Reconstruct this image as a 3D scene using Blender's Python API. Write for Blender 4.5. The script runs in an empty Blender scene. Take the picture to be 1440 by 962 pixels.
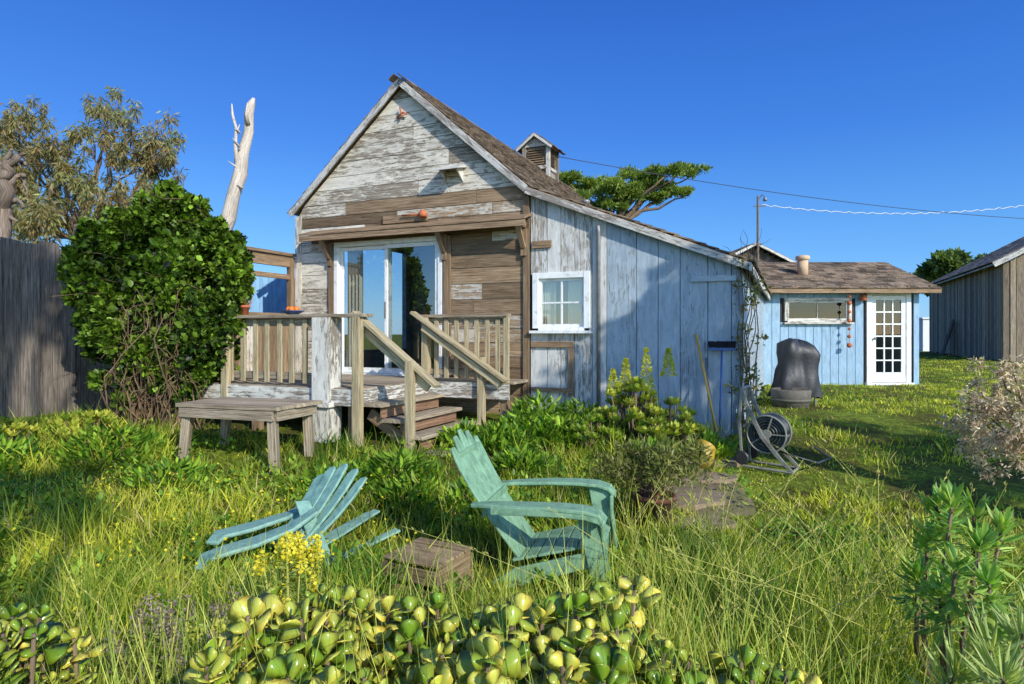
import bpy, math, random
import numpy as np
from mathutils import Vector, Matrix, noise
R = random.Random(11)
N = np.random.default_rng(5)
scene = bpy.context.scene
COL = scene.collection

# ------------------------------------------------------------------ helpers
def lin(v):
    v /= 255.0
    return v/12.92 if v <= .04045 else ((v+.055)/1.055)**2.4
def c(r, g, b):
    return (lin(r), lin(g), lin(b), 1.0)
def W(u, v, Y):           # survey helper: sight line of the photo -> world point at depth Y
    return Vector(((u-720)/900.0*Y, Y, 1.6-(v-470)/900.0*Y))
def smooth(t):
    t = max(0., min(1., t)); return t*t*(3-2*t)
def gz(x, y):
    b = .45*smooth((y-4)/5.5)
    b += .03*noise.noise(Vector((x*.6, y*.6, 0)))
    return b
WORLD = {}
def place(ob, loc, parent):
    if parent is not None:
        ob.parent = parent
        ob.location = Vector(loc)-WORLD[parent.name]
    else:
        ob.location = loc
    COL.objects.link(ob)
    WORLD[ob.name] = Vector(loc)
def tag(ob, label=None, cat=None, kind=None, group=None):
    if label: ob["label"] = label
    if cat: ob["category"] = cat
    if kind: ob["kind"] = kind
    if group: ob["group"] = group
    return ob
def top(name, label, cat, loc, group=None):
    e = bpy.data.objects.new(name, None); e.empty_display_size = .2
    place(e, loc, None)
    return tag(e, label, cat, group=group)

class MB:
    def __init__(s): s.V = []; s.F = []; s.U = []
    def hexa(s, p, ld):
        p = [Vector(q) for q in p]; ld = Vector(ld).normalized()
        b = len(s.V); s.V += p
        ou, ov = R.random()*50, R.random()*50
        for f in ((0,3,2,1),(4,5,6,7),(0,1,5,4),(1,2,6,5),(2,3,7,6),(3,0,4,7)):
            s.F.append([b+i for i in f])
            n = (p[f[1]]-p[f[0]]).cross(p[f[2]]-p[f[0]])
            w = n.cross(ld)
            if w.length < 1e-9 or w.length < .25*n.length:
                w = ld.orthogonal()
            w.normalize()
            s.U.append([(p[i].dot(ld)+ou, p[i].dot(w)+ov) for i in f])
    def box(s, cen, ax, ay, az, h):
        cen = Vector(cen); ax = Vector(ax).normalized(); ay = Vector(ay).normalized(); az = Vector(az).normalized()
        P = []
        for z in (-1, 1):
            for x, y in ((-1,-1),(1,-1),(1,1),(-1,1)):
                P.append(cen+ax*x*h[0]+ay*y*h[1]+az*z*h[2])
        l = (ax, ay, az)[max(range(3), key=lambda i: h[i])]
        s.hexa(P, l)
    def bx(s, x0, x1, y0, y1, z0, z1):
        s.box(((x0+x1)/2, (y0+y1)/2, (z0+z1)/2), (1,0,0), (0,1,0), (0,0,1), (abs(x1-x0)/2, abs(y1-y0)/2, abs(z1-z0)/2))
    def beam(s, p0, p1, w, h, up=(0,0,1)):
        p0 = Vector(p0); p1 = Vector(p1); l = (p1-p0); L = l.length; l.normalize()
        up = Vector(up)
        if abs(l.dot(up)) > .99: up = Vector((0,1,0))
        sd = l.cross(up).normalized(); u2 = sd.cross(l)
        s.box((p0+p1)/2, l, sd, u2, (L/2, w/2, h/2))
    def tube(s, pts, rad, n=8, cap=True):
        pts = [Vector(p) for p in pts]
        if not hasattr(rad, '__len__'): rad = [rad]*len(pts)
        b = len(s.V); ou = R.random()*20
        t0 = (pts[1]-pts[0]).normalized(); sd = t0.orthogonal().normalized()
        L = 0
        for i, p in enumerate(pts):
            t = (pts[min(i+1, len(pts)-1)]-pts[max(i-1, 0)]).normalized()
            sd = (sd-t*sd.dot(t)).normalized(); bn = t.cross(sd)
            for k in range(n):
                a = 2*math.pi*k/n
                s.V.append(p+(sd*math.cos(a)+bn*math.sin(a))*rad[i])
        for i in range(len(pts)-1):
            L2 = L+(pts[i+1]-pts[i]).length
            for k in range(n):
                k2 = (k+1) % n
                s.F.append([b+i*n+k, b+i*n+k2, b+(i+1)*n+k2, b+(i+1)*n+k])
                r = rad[i]*2*math.pi
                s.U.append([(L+ou, r*k/n), (L+ou, r*(k+1)/n), (L2+ou, r*(k+1)/n), (L2+ou, r*k/n)])
            L = L2
        if cap:
            for base in (list(range(b, b+n))[::-1], list(range(b+(len(pts)-1)*n, b+len(pts)*n))):
                s.F.append(base); s.U.append([(s.V[i].x, s.V[i].z) for i in base])
    def lathe(s, cen, prof, n=20, axis=(0,0,1)):
        ax = Vector(axis).normalized()
        sd = Vector((1,0,0)) if abs(ax.z) > .99 else ax.orthogonal().normalized()
        bn = ax.cross(sd); cen = Vector(cen); b = len(s.V)
        for r, h in prof:
            for k in range(n):
                a = 2*math.pi*k/n
                s.V.append(cen+ax*h+(sd*math.cos(a)+bn*math.sin(a))*r)
        for i in range(len(prof)-1):
            for k in range(n):
                k2 = (k+1) % n
                f = [b+i*n+k, b+i*n+k2, b+(i+1)*n+k2, b+(i+1)*n+k]
                s.F.append(f); s.U.append([(k/n*prof[i][0]*6, prof[i][1]), ((k+1)/n*prof[i][0]*6, prof[i][1]), ((k+1)/n*prof[i][0]*6, prof[i+1][1]), (k/n*prof[i][0]*6, prof[i+1][1])])
    def poly(s, pts):
        b = len(s.V); pts = [Vector(p) for p in pts]; s.V += pts
        s.F.append(list(range(b, b+len(pts)))); s.U.append([(p.x+p.y*.3, p.z+p.y*.3) for p in pts])
    def ribbon(s, pts, wid, th, side=None, up=(0,0,1)):
        pts = [Vector(p) for p in pts]; b = len(s.V); n = len(pts); L = 0; up = Vector(up)
        if not hasattr(wid, '__len__'): wid = [wid]*n
        for i, p in enumerate(pts):
            t = (pts[min(i+1, n-1)]-pts[max(i-1, 0)]).normalized()
            sd = Vector(side).normalized() if side is not None else t.cross(up).normalized()
            nn = sd.cross(t).normalized()
            for a, d in ((-1,-1),(1,-1),(1,1),(-1,1)):
                s.V.append(p+sd*a*wid[i]/2+nn*d*th/2)
        for i in range(n-1):
            l = (pts[i+1]-pts[i]).length
            for k in range(4):
                k2 = (k+1) % 4
                s.F.append([b+i*4+k, b+i*4+k2, b+i*4+4+k2, b+i*4+4+k])
                s.U.append([(L, k*.1), (L, k*.1+.1), (L+l, k*.1+.1), (L+l, k*.1)])
            L += l
        for f in ([b, b+3, b+2, b+1], [b+4*n-4, b+4*n-3, b+4*n-2, b+4*n-1]):
            s.F.append(f); s.U.append([(0,0),(.1,0),(.1,.1),(0,.1)])
    def build(s, name, mat, parent=None, smooth=False, bevel=0, label=None, cat=None, kind=None, group=None):
        a = np.array([tuple(v) for v in s.V])
        o = Vector((a[:,0].mean(), a[:,1].mean(), a[:,2].min()))
        me = bpy.data.meshes.new(name)
        me.from_pydata([tuple(v-o) for v in s.V], [], s.F)
        uv = me.uv_layers.new(name="UVMap")
        flat = [x for f in s.U for p in f for x in p]
        uv.data.foreach_set("uv", flat)
        me.materials.append(mat)
        if smooth: me.polygons.foreach_set("use_smooth", [True]*len(me.polygons))
        ob = bpy.data.objects.new(name, me)
        place(ob, o, parent)
        if bevel:
            m = ob.modifiers.new("Bevel", 'BEVEL'); m.width = bevel; m.segments = 2; m.limit_method = 'ANGLE'
        return tag(ob, label, cat, kind, group)
    def each(s, name, mat, parent, per=1, **kw):
        """one object for every `per` hexahedra"""
        nv = 8*per; nf = 6*per
        for i in range(len(s.V)//nv):
            t = MB(); t.V = s.V[i*nv:(i+1)*nv]; t.F = [[j-i*nv for j in f] for f in s.F[i*nf:(i+1)*nf]]; t.U = s.U[i*nf:(i+1)*nf]
            t.build(name, mat, parent, **kw)

def inst(name, tv, tf, M, P, C, mat, parent=None, smooth=False, vf=None, **kw):
    """many small real faces in one mesh. tv (k,3), tf list, M (n,3,3), P (n,3), C (n,3)"""
    tv = np.array(tv, float); n = len(P); k = len(tv)
    VV = np.einsum('nij,kj->nki', M, tv)+P[:, None, :]
    VV = VV.reshape(-1, 3)
    o = np.array([VV[:,0].mean(), VV[:,1].mean(), VV[:,2].min()])
    me = bpy.data.meshes.new(name)
    me.vertices.add(n*k); me.vertices.foreach_set("co", (VV-o).astype(np.float32).ravel())
    fl = np.array([i for f in tf for i in f]); nl = len(fl)
    starts = np.cumsum([0]+[len(f) for f in tf[:-1]])
    idx = (fl[None, :]+np.arange(n)[:, None]*k).ravel()
    ls = (starts[None, :]+np.arange(n)[:, None]*nl).ravel()
    me.loops.add(len(idx)); me.loops.foreach_set("vertex_index", idx.astype(np.int32))
    me.polygons.add(len(ls)); me.polygons.foreach_set("loop_start", ls.astype(np.int32))
    me.update(calc_edges=True)
    if smooth: me.polygons.foreach_set("use_smooth", np.ones(len(ls), bool))
    at = me.attributes.new("col", 'FLOAT_COLOR', 'POINT')
    if vf is None: vf = np.ones(k)
    vf = np.array(vf, float)
    if vf.ndim == 1: vf = np.repeat(vf[:, None], 3, 1)
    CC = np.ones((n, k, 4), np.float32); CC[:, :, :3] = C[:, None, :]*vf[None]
    at.data.foreach_set("color", CC.ravel())
    me.materials.append(mat)
    ob = bpy.data.objects.new(name, me)
    place(ob, Vector(o), parent)
    return tag(ob, kw.get('label'), kw.get('cat'), kw.get('kind'), kw.get('group'))

def frames(dirs, ups=None):
    n = len(dirs); d = dirs/np.linalg.norm(dirs, axis=1)[:, None]
    r = N.normal(size=(n, 3)) if ups is None else ups
    x = np.cross(r, d); x /= np.linalg.norm(x, axis=1)[:, None]+1e-9
    y = np.cross(d, x)
    return np.stack([x, y, d], axis=2)
def scaleM(M, sx, sy, sz):
    S = np.stack([sx*np.ones(len(M)), sy*np.ones(len(M)), sz*np.ones(len(M))], axis=1)
    return M*S[:, None, :]
def colmix(a, b, t, var=.15):
    a = np.array(a[:3]); b = np.array(b[:3]); t = np.clip(t, 0, 1)[:, None]
    col = a*(1-t)+b*t
    return np.clip(col*(1+N.normal(size=(len(t), 1))*var), .004, 1)

LEAF = ([(0,0,0),(-.5,.06,.45),(.5,.06,.45),(0,.1,1)], [(0,2,3,1)])
LEAF6 = ([(0,0,0),(-.42,.1,.3),(-.4,.1,.65),(0,0,1),(.4,.1,.65),(.42,.1,.3),(0,-.04,.5)],
         [(0,6,2,1),(6,3,2),(0,5,4,6),(6,4,3)])
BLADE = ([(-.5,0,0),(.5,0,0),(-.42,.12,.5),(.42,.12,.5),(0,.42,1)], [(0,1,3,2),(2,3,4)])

# ------------------------------------------------------------------ materials
def newmat(name):
    m = bpy.data.materials.new(name); m.use_nodes = True
    nt = m.node_tree; nt.nodes.clear()
    out = nt.nodes.new('ShaderNodeOutputMaterial')
    return m, nt, out
def nn(nt, t, **kw):
    n = nt.nodes.new(t)
    for k, v in kw.items(): setattr(n, k, v)
    return n
def ramp(nt, stops, interp='LINEAR'):
    r = nt.nodes.new('ShaderNodeValToRGB'); cr = r.color_ramp; cr.interpolation = interp
    while len(cr.elements) < len(stops): cr.elements.new(.5)
    for e, (p, col) in zip(cr.elements, stops):
        e.position = p; e.color = col if hasattr(col, '__len__') else (col, col, col, 1)
    return r
def mixc(nt, fac, a, b, bt='MIX'):
    m = nt.nodes.new('ShaderNodeMix'); m.data_type = 'RGBA'; m.blend_type = bt
    for i, v in ((0, fac), (6, a), (7, b)):
        if hasattr(v, 'links'): nt.links.new(v, m.inputs[i])
        elif v is not None: m.inputs[i].default_value = v
    return m.outputs[2]
def math_(nt, op, a, b=None):
    m = nt.nodes.new('ShaderNodeMath'); m.operation = op
    for i, v in enumerate((a, b)):
        if v is None: continue
        if hasattr(v, 'links'): nt.links.new(v, m.inputs[i])
        else: m.inputs[i].default_value = v
    return m.outputs[0]
def noise_(nt, vec, sc, detail=4, rough=.6, dist=0):
    n = nt.nodes.new('ShaderNodeTexNoise'); n.inputs['Scale'].default_value = sc
    n.inputs['Detail'].default_value = detail; n.inputs['Roughness'].default_value = rough
    n.inputs['Distortion'].default_value = dist
    if vec is not None: nt.links.new(vec, n.inputs['Vector'])
    return n.outputs['Fac']
def mapping(nt, vec, sc):
    m = nt.nodes.new('ShaderNodeMapping'); m.inputs['Scale'].default_value = sc
    nt.links.new(vec, m.inputs['Vector']); return m.outputs['Vector']

def wood(name, dark, mid, light, paint=None, amt=.5, islvar=.5, patch=.25, rough=.85):
    m, nt, out = newmat(name)
    tc = nt.nodes.new('ShaderNodeTexCoord'); uv = tc.outputs['UV']
    geo = nt.nodes.new('ShaderNodeNewGeometry'); isl = geo.outputs['Random Per Island']
    g1 = noise_(nt, mapping(nt, uv, (1.2, 38, 1)), 1.6, 6, .7, .4)
    g2 = noise_(nt, mapping(nt, uv, (4, 120, 1)), 1.5, 3, .6)
    g = math_(nt, 'ADD', math_(nt, 'MULTIPLY', g1, .75), math_(nt, 'MULTIPLY', g2, .35))
    rp = ramp(nt, [(.38, dark), (.52, mid), (.70, light)])
    nt.links.new(g, rp.inputs[0]); col = rp.outputs[0]
    kn = noise_(nt, mapping(nt, uv, (2.2, 7, 1)), 1.4, 2)
    kr = ramp(nt, [(.70, 1.0), (.76, .3)]); nt.links.new(kn, kr.inputs[0])
    col = mixc(nt, 1.0, col, kr.outputs[0], 'MULTIPLY')
    wn = noise_(nt, mapping(nt, uv, (.9, 3.5, 1)), 1.7, 5, .7)
    wr = ramp(nt, [(.3, .62), (.55, 1.0), (.8, 1.12)]); nt.links.new(wn, wr.inputs[0])
    col = mixc(nt, .8, col, wr.outputs[0], 'MULTIPLY')
    vr = ramp(nt, [(0, 1-islvar*.7), (.5, 1.0), (1, 1+islvar*.6)]); nt.links.new(isl, vr.inputs[0])
    col = mixc(nt, 1.0, col, vr.outputs[0], 'MULTIPLY')
    hgt = g
    if paint:
        p1 = noise_(nt, mapping(nt, uv, (2.6, 10, 1)), 1.9, 9, .78, .6)
        p2 = noise_(nt, mapping(nt, uv, (.5, 1.2, 1)), 1.1, 2)
        s = math_(nt, 'ADD', p1, math_(nt, 'MULTIPLY', math_(nt, 'SUBTRACT', p2, .5), .45))
        s = math_(nt, 'ADD', s, math_(nt, 'MULTIPLY', math_(nt, 'SUBTRACT', isl, .5), patch))
        s = math_(nt, 'ADD', s, math_(nt, 'MULTIPLY', math_(nt, 'SUBTRACT', g1, .5), .5))
        th = .5+(.5-amt)*.55
        mk = ramp(nt, [(th-.03, 0.0), (th+.05, 1.0)]); nt.links.new(s, mk.inputs[0])
        pn = noise_(nt, mapping(nt, uv, (1.5, 6, 1)), 2, 7, .75)
        pr = ramp(nt, [(.3, tuple(x*.6 for x in paint[:3])+(1,)), (.65, paint)]); nt.links.new(pn, pr.inputs[0])
        pc = mixc(nt, .35, pr.outputs[0], vr.outputs[0], 'MULTIPLY')
        col = mixc(nt, mk.outputs[0], col, pc)
        hgt = math_(nt, 'ADD', g, math_(nt, 'MULTIPLY', mk.outputs[0], .8))
    b = nn(nt, 'ShaderNodeBsdfPrincipled'); b.inputs['Roughness'].default_value = rough
    b.inputs['Specular IOR Level'].default_value = .25
    nt.links.new(col, b.inputs['Base Color'])
    bp = nn(nt, 'ShaderNodeBump'); bp.inputs['Strength'].default_value = .75; bp.inputs['Distance'].default_value = .01
    nt.links.new(hgt, bp.inputs['Height']); nt.links.new(bp.outputs[0], b.inputs['Normal'])
    nt.links.new(b.outputs[0], out.inputs[0])
    return m

def plain(name, col, rough=.6, var=.25, sc=8, metal=0, bump=.15, dirt=None, dirtamt=.5):
    m, nt, out = newmat(name)
    tc = nt.nodes.new('ShaderNodeTexCoord')
    n = noise_(nt, tc.outputs['Object'], sc, 6, .65)
    rp = ramp(nt, [(.3, tuple(x*(1-var) for x in col[:3])+(1,)), (.7, tuple(min(1, x*(1+var*.5)) for x in col[:3])+(1,))])
    nt.links.new(n, rp.inputs[0]); cc = rp.outputs[0]
    if dirt:
        n2 = noise_(nt, tc.outputs['Object'], sc*.8+2, 10, .75, .4)
        dr = ramp(nt, [(.62-.25*dirtamt, 0.0), (.72-.1*dirtamt, 1.0)]); nt.links.new(n2, dr.inputs[0])
        cc = mixc(nt, math_(nt, 'MULTIPLY', dr.outputs[0], .8), cc, dirt)
    b = nn(nt, 'ShaderNodeBsdfPrincipled'); b.inputs['Roughness'].default_value = rough; b.inputs['Metallic'].default_value = metal
    nt.links.new(cc, b.inputs['Base Color'])
    bp = nn(nt, 'ShaderNodeBump'); bp.inputs['Strength'].default_value = bump; bp.inputs['Distance'].default_value = .01
    n3 = noise_(nt, tc.outputs['Object'], sc*5, 4); nt.links.new(n3, bp.inputs['Height'])
    nt.links.new(bp.outputs[0], b.inputs['Normal']); nt.links.new(b.outputs[0], out.inputs[0])
    return m

def leafmat(name, trans=.35, rough=.45, spec=.35):
    m, nt, out = newmat(name)
    a = nn(nt, 'ShaderNodeAttribute', attribute_name="col")
    b = nn(nt, 'ShaderNodeBsdfPrincipled'); b.inputs['Roughness'].default_value = rough
    b.inputs['Specular IOR Level'].default_value = spec
    nt.links.new(a.outputs['Color'], b.inputs['Base Color'])
    t = nn(nt, 'ShaderNodeBsdfTranslucent')
    tcx = mixc(nt, 1.0, a.outputs['Color'], (1.4, 1.4, .55, 1), 'MULTIPLY')
    nt.links.new(tcx, t.inputs['Color'])
    mx = nn(nt, 'ShaderNodeMixShader'); mx.inputs[0].default_value = trans
    nt.links.new(b.outputs[0], mx.inputs[1]); nt.links.new(t.outputs[0], mx.inputs[2]); nt.links.new(mx.outputs[0], out.inputs[0])
    return m

M_white = wood("peeling_white_boards", c(90,80,68), c(146,133,116), c(184,172,153), paint=c(226,218,202), amt=.57, patch=.2, islvar=.35)
M_brown = wood("weathered_brown_boards", c(72,56,42), c(136,112,86), c(184,160,130), paint=c(200,192,178), amt=.20, patch=.55, islvar=.8)
M_trimbrown = wood("brown_trim", c(72,58,44), c(126,103,80), c(168,144,114), islvar=.4)
M_ltwhite = wood("peeling_pale_boards", c(108,101,92), c(158,150,138), c(192,184,173), paint=c(216,215,210), amt=.68, patch=.18, islvar=.25)
M_ltblue = wood("peeling_blue_boards", c(118,119,116), c(158,162,162), c(186,190,190), paint=c(172,187,198), amt=.74, patch=.15, islvar=.18)
M_shedblue = wood("blue_painted_boards", c(112,126,134), c(142,156,166), c(162,172,180), paint=c(156,186,208), amt=.86, patch=.08, islvar=.15)
M_fenceblue = wood("bright_blue_boards", c(112,126,134), c(142,156,166), c(162,172,180), paint=c(140,186,222), amt=.9, patch=.08, islvar=.15)
M_grey = wood("grey_fence_boards", c(50,44,40), c(92,83,75), c(136,125,113), islvar=.5)
M_deck = wood("grey_deck_wood", c(80,68,54), c(146,130,108), c(196,182,158), islvar=.5)
M_rail = wood("pale_rail_wood", c(100,86,60), c(168,152,117), c(214,200,166), islvar=.35)
M_postwhite = wood("peeling_white_post", c(98,88,78), c(146,134,120), c(178,166,152), paint=c(228,224,212), amt=.6, patch=.1)
M_barn = wood("barn_boards", c(72,60,46), c(142,126,104), c(198,180,154), islvar=.7)
M_shingle = wood("roof_shingles", c(60,50,42), c(114,98,80), c(160,140,118), islvar=.9)
M_shingle2 = wood("grey_roof_shingles", c(92,82,74), c(140,128,116), c(176,164,150), islvar=.6)
M_step = wood("red_brown_steps", c(80,56,42), c(128,98,76), c(168,136,110), islvar=.4)
M_dead = wood("dead_trunk_bark", c(120,104,88), c(186,172,154), c(228,216,200), islvar=.1)
M_snag = wood("snag_bark", c(58,48,40), c(114,98,84), c(164,148,132), islvar=.3)
M_bark = wood("tree_bark", c(62,50,40), c(108,90,72), c(156,134,112), islvar=.2)
M_vinestem = wood("dry_vine_stems", c(64,50,36), c(104,84,62), c(150,126,98), islvar=.5)
M_crate = wood("crate_wood", c(74,58,42), c(136,114,86), c(186,164,130), islvar=.6)
M_whitepaint = plain("white_paint", c(230,231,227), .45, .12, 6, dirt=c(150,145,132), dirtamt=.35)
M_trimwhite = wood("white_trim", c(112,102,92), c(150,140,130), c(180,172,162), paint=c(214,210,202), amt=.66, patch=.2)
M_teal = plain("faded_green_plastic", c(132,172,138), .6, .25, 7, dirt=c(78,110,86), dirtamt=.7, bump=.25)
M_teal2 = plain("faded_blue_green_plastic", c(134,176,160), .6, .28, 7, dirt=c(72,110,106), dirtamt=.7, bump=.25)
M_black = plain("black_vinyl_cover", c(44,44,47), .5, .3, 5, bump=.5)
M_tub = plain("grey_tub", c(104,98,88), .8, .35, 9, dirt=c(64,58,50), dirtamt=.7)
M_terra = plain("terracotta", c(184,102,64), .8, .25, 10)
M_terradark = plain("dark_terracotta", c(110,62,44), .85, .4, 10, dirt=c(60,52,40), dirtamt=.8)
M_bluebowl = plain("blue_ceramic", c(48,86,140), .3, .2, 10)
M_orange = plain("orange_fruit", c(226,120,38), .5, .2, 10)
M_yellow = plain("yellow_glaze", c(206,170,40), .4, .35, 6, dirt=c(100,76,34), dirtamt=.95)
M_metal = plain("galvanised_metal", c(140,140,140), .5, .3, 12, metal=.4)
M_concrete = plain("tan_chimney_clay", c(200,170,138), .85, .25, 8)
M_reel = plain("grey_beige_plastic", c(132,130,120), .5, .2, 6, dirt=c(86,82,72), dirtamt=.6)
M_hose = plain("dark_green_hose", c(40,48,46), .45, .2, 6)
M_wire = plain("black_cable", c(50,54,64), .6, .1, 4)
M_wirewhite = plain("pale_twisted_cable", c(190,196,205), .6, .1, 4)
M_dark = plain("dark_interior", c(70,62,52), .9, .3, 3)
M_room = plain("muted_interior", c(126,118,104), .9, .15, 2)
M_curtain = plain("cream_curtain", c(206,198,176), .9, .1, 4)
M_stone = plain("flat_path_stone", c(150,128,108), .95, .45, 4, bump=.8, dirt=c(96,92,60), dirtamt=.7)
M_brush = plain("black_bristles", c(30,30,36), .9, .3, 30, bump=1)
M_yhandle = plain("yellow_handle", c(206,160,66), .5, .2, 10)
M_bhandle = plain("blue_handle", c(66,94,150), .5, .2, 10)
M_carwhite = plain("far_white_wall", c(205,208,212), .6, .1, 2)
M_straw = plain("grass_stem", c(176,174,86), .7, .25, 20)
L = leafmat("leaf", .38); LG = leafmat("grass_blade", .42, .5, .25); LJ = leafmat("succulent_leaf", .2, .24, .55); LD = leafmat("dry_leaf", .25, .8, .1)

def glassmat(name, base, amt=.6):
    m, nt, out = newmat(name)
    t = nn(nt, 'ShaderNodeBsdfTransparent'); t.inputs[0].default_value = (.80, .86, .88, 1)
    g = nn(nt, 'ShaderNodeBsdfGlossy'); g.inputs['Roughness'].default_value = .01
    f = nn(nt, 'ShaderNodeLayerWeight'); f.inputs[0].default_value = .5
    fac = math_(nt, 'ADD', math_(nt, 'MULTIPLY', math_(nt, 'POWER', f.outputs['Facing'], 3.0), amt), base)
    mx = nn(nt, 'ShaderNodeMixShader'); nt.links.new(fac, mx.inputs[0])
    nt.links.new(t.outputs[0], mx.inputs[1]); nt.links.new(g.outputs[0], mx.inputs[2]); nt.links.new(mx.outputs[0], out.inputs[0])
    return m
M_glass = glassmat("window_glass", .30); M_glass2 = glassmat("dull_shed_glass", .05, .3)

def groundmat():
    m, nt, out = newmat("grassy_soil")
    tc = nt.nodes.new('ShaderNodeTexCoord'); o = tc.outputs['Object']
    a = noise_(nt, o, 1.2, 8, .7); b2 = noise_(nt, o, 14, 8, .75)
    s = math_(nt, 'ADD', math_(nt, 'MULTIPLY', a, .5), math_(nt, 'MULTIPLY', b2, .5))
    rp = ramp(nt, [(.38, c(78,66,46)), (.48, c(86,86,40)), (.57, c(116,134,46)), (.7, c(160,172,70))])
    nt.links.new(s, rp.inputs[0])
    bb = nn(nt, 'ShaderNodeBsdfPrincipled'); bb.inputs['Roughness'].default_value = 1; bb.inputs['Specular IOR Level'].default_value = .05
    nt.links.new(rp.outputs[0], bb.inputs['Base Color'])
    bp = nn(nt, 'ShaderNodeBump'); bp.inputs['Strength'].default_value = .8; bp.inputs['Distance'].default_value = .05
    nt.links.new(b2, bp.inputs['Height']); nt.links.new(bp.outputs[0], bb.inputs['Normal']); nt.links.new(bb.outputs[0], out.inputs[0])
    return m
M_ground = groundmat()
M_soil = plain("bare_soil", c(120,102,80), 1, .4, 3, bump=.8, dirt=c(92,96,48), dirtamt=.8)

# ------------------------------------------------------------------ ground
def axis_coords(lo, hi, step, far):
    a = list(np.arange(lo, hi+1e-6, step)); e = step; x = hi; r = []
    while x < far:
        e *= 1.35; x += e; r.append(x)
    e = step; x = lo; l = []
    while x > -far:
        e *= 1.35; x -= e; l.append(x)
    return l[::-1]+a+r
xs = axis_coords(-10, 14, .2, 2500); ys = axis_coords(-1, 17, .2, 2500)
gm = bpy.data.meshes.new("ground")
vs = [(x, y, gz(x, y)) for y in ys for x in xs]; nx = len(xs)
fs = [(j*nx+i, j*nx+i+1, (j+1)*nx+i+1, (j+1)*nx+i) for j in range(len(ys)-1) for i in range(nx-1)]
gm.from_pydata(vs, [], fs); gm.materials.append(M_ground); gm.polygons.foreach_set("use_smooth", [True]*len(fs))
go = bpy.data.objects.new("ground", gm); place(go, (0,0,0), None); tag(go, "grassy yard ground rising gently toward the cottage", kind="structure")

def patch(cx, cy, rx, ry, name, mat, dz=.012, n=40, **kw):
    mb = MB()
    for ring in range(6):
        for k in range(n):
            a = 2*math.pi*k/n; q = ring/5*(1+.35*noise.noise(Vector((math.cos(a)*2+cx, math.sin(a)*2, 3))))
            x = cx+rx*q*math.cos(a); y = cy+ry*q*math.sin(a)
            mb.V.append(Vector((x, y, gz(x, y)+dz-(.04 if ring == 5 else 0))))
    for r in range(5):
        for k in range(n):
            k2 = (k+1) % n
            mb.F.append([r*n+k, r*n+k2, (r+1)*n+k2, (r+1)*n+k]); mb.U.append([(0,0)]*4)
    return mb.build(name, mat, smooth=True, **kw)
patch(1.75, 6.1, .5, .9, "path", M_soil, kind="structure", label="worn soil path beside the stepping stones")
for (x, y, r, a) in ((1.62, 5.75, .34, .2), (1.9, 6.35, .3, 1.1), (1.55, 5.2, .26, 2.0), (2.25, 6.9, .28, .6)):
    mb = MB(); n = 13; z = gz(x, y)
    ring = [(x+r*(1+.25*R.uniform(-1, 1))*math.cos(2*math.pi*k/n+a), y+r*.8*(1+.25*R.uniform(-1, 1))*math.sin(2*math.pi*k/n+a)) for k in range(n)]
    mb.poly([(p[0], p[1], z+.026) for p in ring])
    for k in range(n):
        p, q = ring[k], ring[(k+1) % n]
        mb.poly([(p[0], p[1], z-.05), (q[0], q[1], z-.05), (q[0], q[1], z+.026), (p[0], p[1], z+.026)])
    mb.build("stepping_stone", M_stone, label="flat brown stepping stone set in the grass", cat="stone", group="stepping stones of the garden path")

# ------------------------------------------------------------------ cottage
ang = math.atan2(.4, .916); ex = Vector((math.cos(ang), -math.sin(ang), 0)); ed = Vector((math.sin(ang), math.cos(ang), 0)); ez = Vector((0,0,1))
P0 = Vector((-1.07, 9.6, 0))
def H(s, o, z): return P0+ex*s+ed*o+ez*z
def hb(mb, s0, s1, o0, o1, z0, z1):
    mb.box(H((s0+s1)/2, (o0+o1)/2, (z0+z1)/2), ex, ed, ez, (abs(s1-s0)/2, abs(o1-o0)/2, abs(z1-z0)/2))
def hx(mb, sz4, o0, o1, ld):
    p = [H(s, o0, z) for s, z in sz4]+[H(s, o1, z) for s, z in sz4]
    mb.hexa(p, ld)
SL, SR, SA, ZE, ZA = -2.72, 1.44, -.64, 3.60, 5.42
SLT, ZLT = 4.26, 2.46
DEP = 8.0
def gz_roof(z): return (ZA-z)/(ZA-ZE)*2.08
cot = top("cottage", "weathered gabled wooden cottage with peeling paint and blue lean-to", "house", H(.8, 3, .3))
openings = [(-1.93, .04, .9, 3.06)]
mbW, mbB, mbS = MB(), MB(), MB()
z = .45
while z < ZA-.03:
    h = R.choice((.17, .2, .23)); z1 = min(z+h, ZA)
    s0b = SL if z < ZE else SA-gz_roof(z); s1b = SR if z < ZE else SA+gz_roof(z)
    s0t = SL if z1 < ZE else SA-gz_roof(z1); s1t = SR if z1 < ZE else SA+gz_roof(z1)
    segs = [(s0b, s0t, s1b, s1t)]
    for a, b, zl, zh in openings:
        if z < zh-.02 and z1 > zl+.02: segs = [(s0b, s0t, a, a), (b, b, s1b, s1t)]
    for (a0, a1, b0, b1) in segs:
        cuts = []
        if b0-a0 > 1.2:
            q = a0+R.uniform(.5, 2.4)
            while q < b0-.4:
                cuts.append(q); q += R.uniform(1.2, 2.8)
        pts = [(a0, a1)]+[(q, q) for q in cuts]+[(b0, b1)]
        for i in range(len(pts)-1):
            l, r = pts[i], pts[i+1]
            mid = (l[0]+r[0])/2
            white = z > 3.68 or mid < -1.93
            o = -.022-R.random()*.008
            tgt = (mbS if (mid < -1.93 and z < 3.68) else mbW) if white else mbB
            hx(tgt, [(l[0]+.002, z), (r[0]-.002, z), (r[1]-.002, z1-.008), (l[1]+.002, z1-.008)], o, .0, ex)
    z = z1
mbW.build("gable_wall", M_white, cot, bevel=.003, label="peeling white horizontal gable boards")
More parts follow.
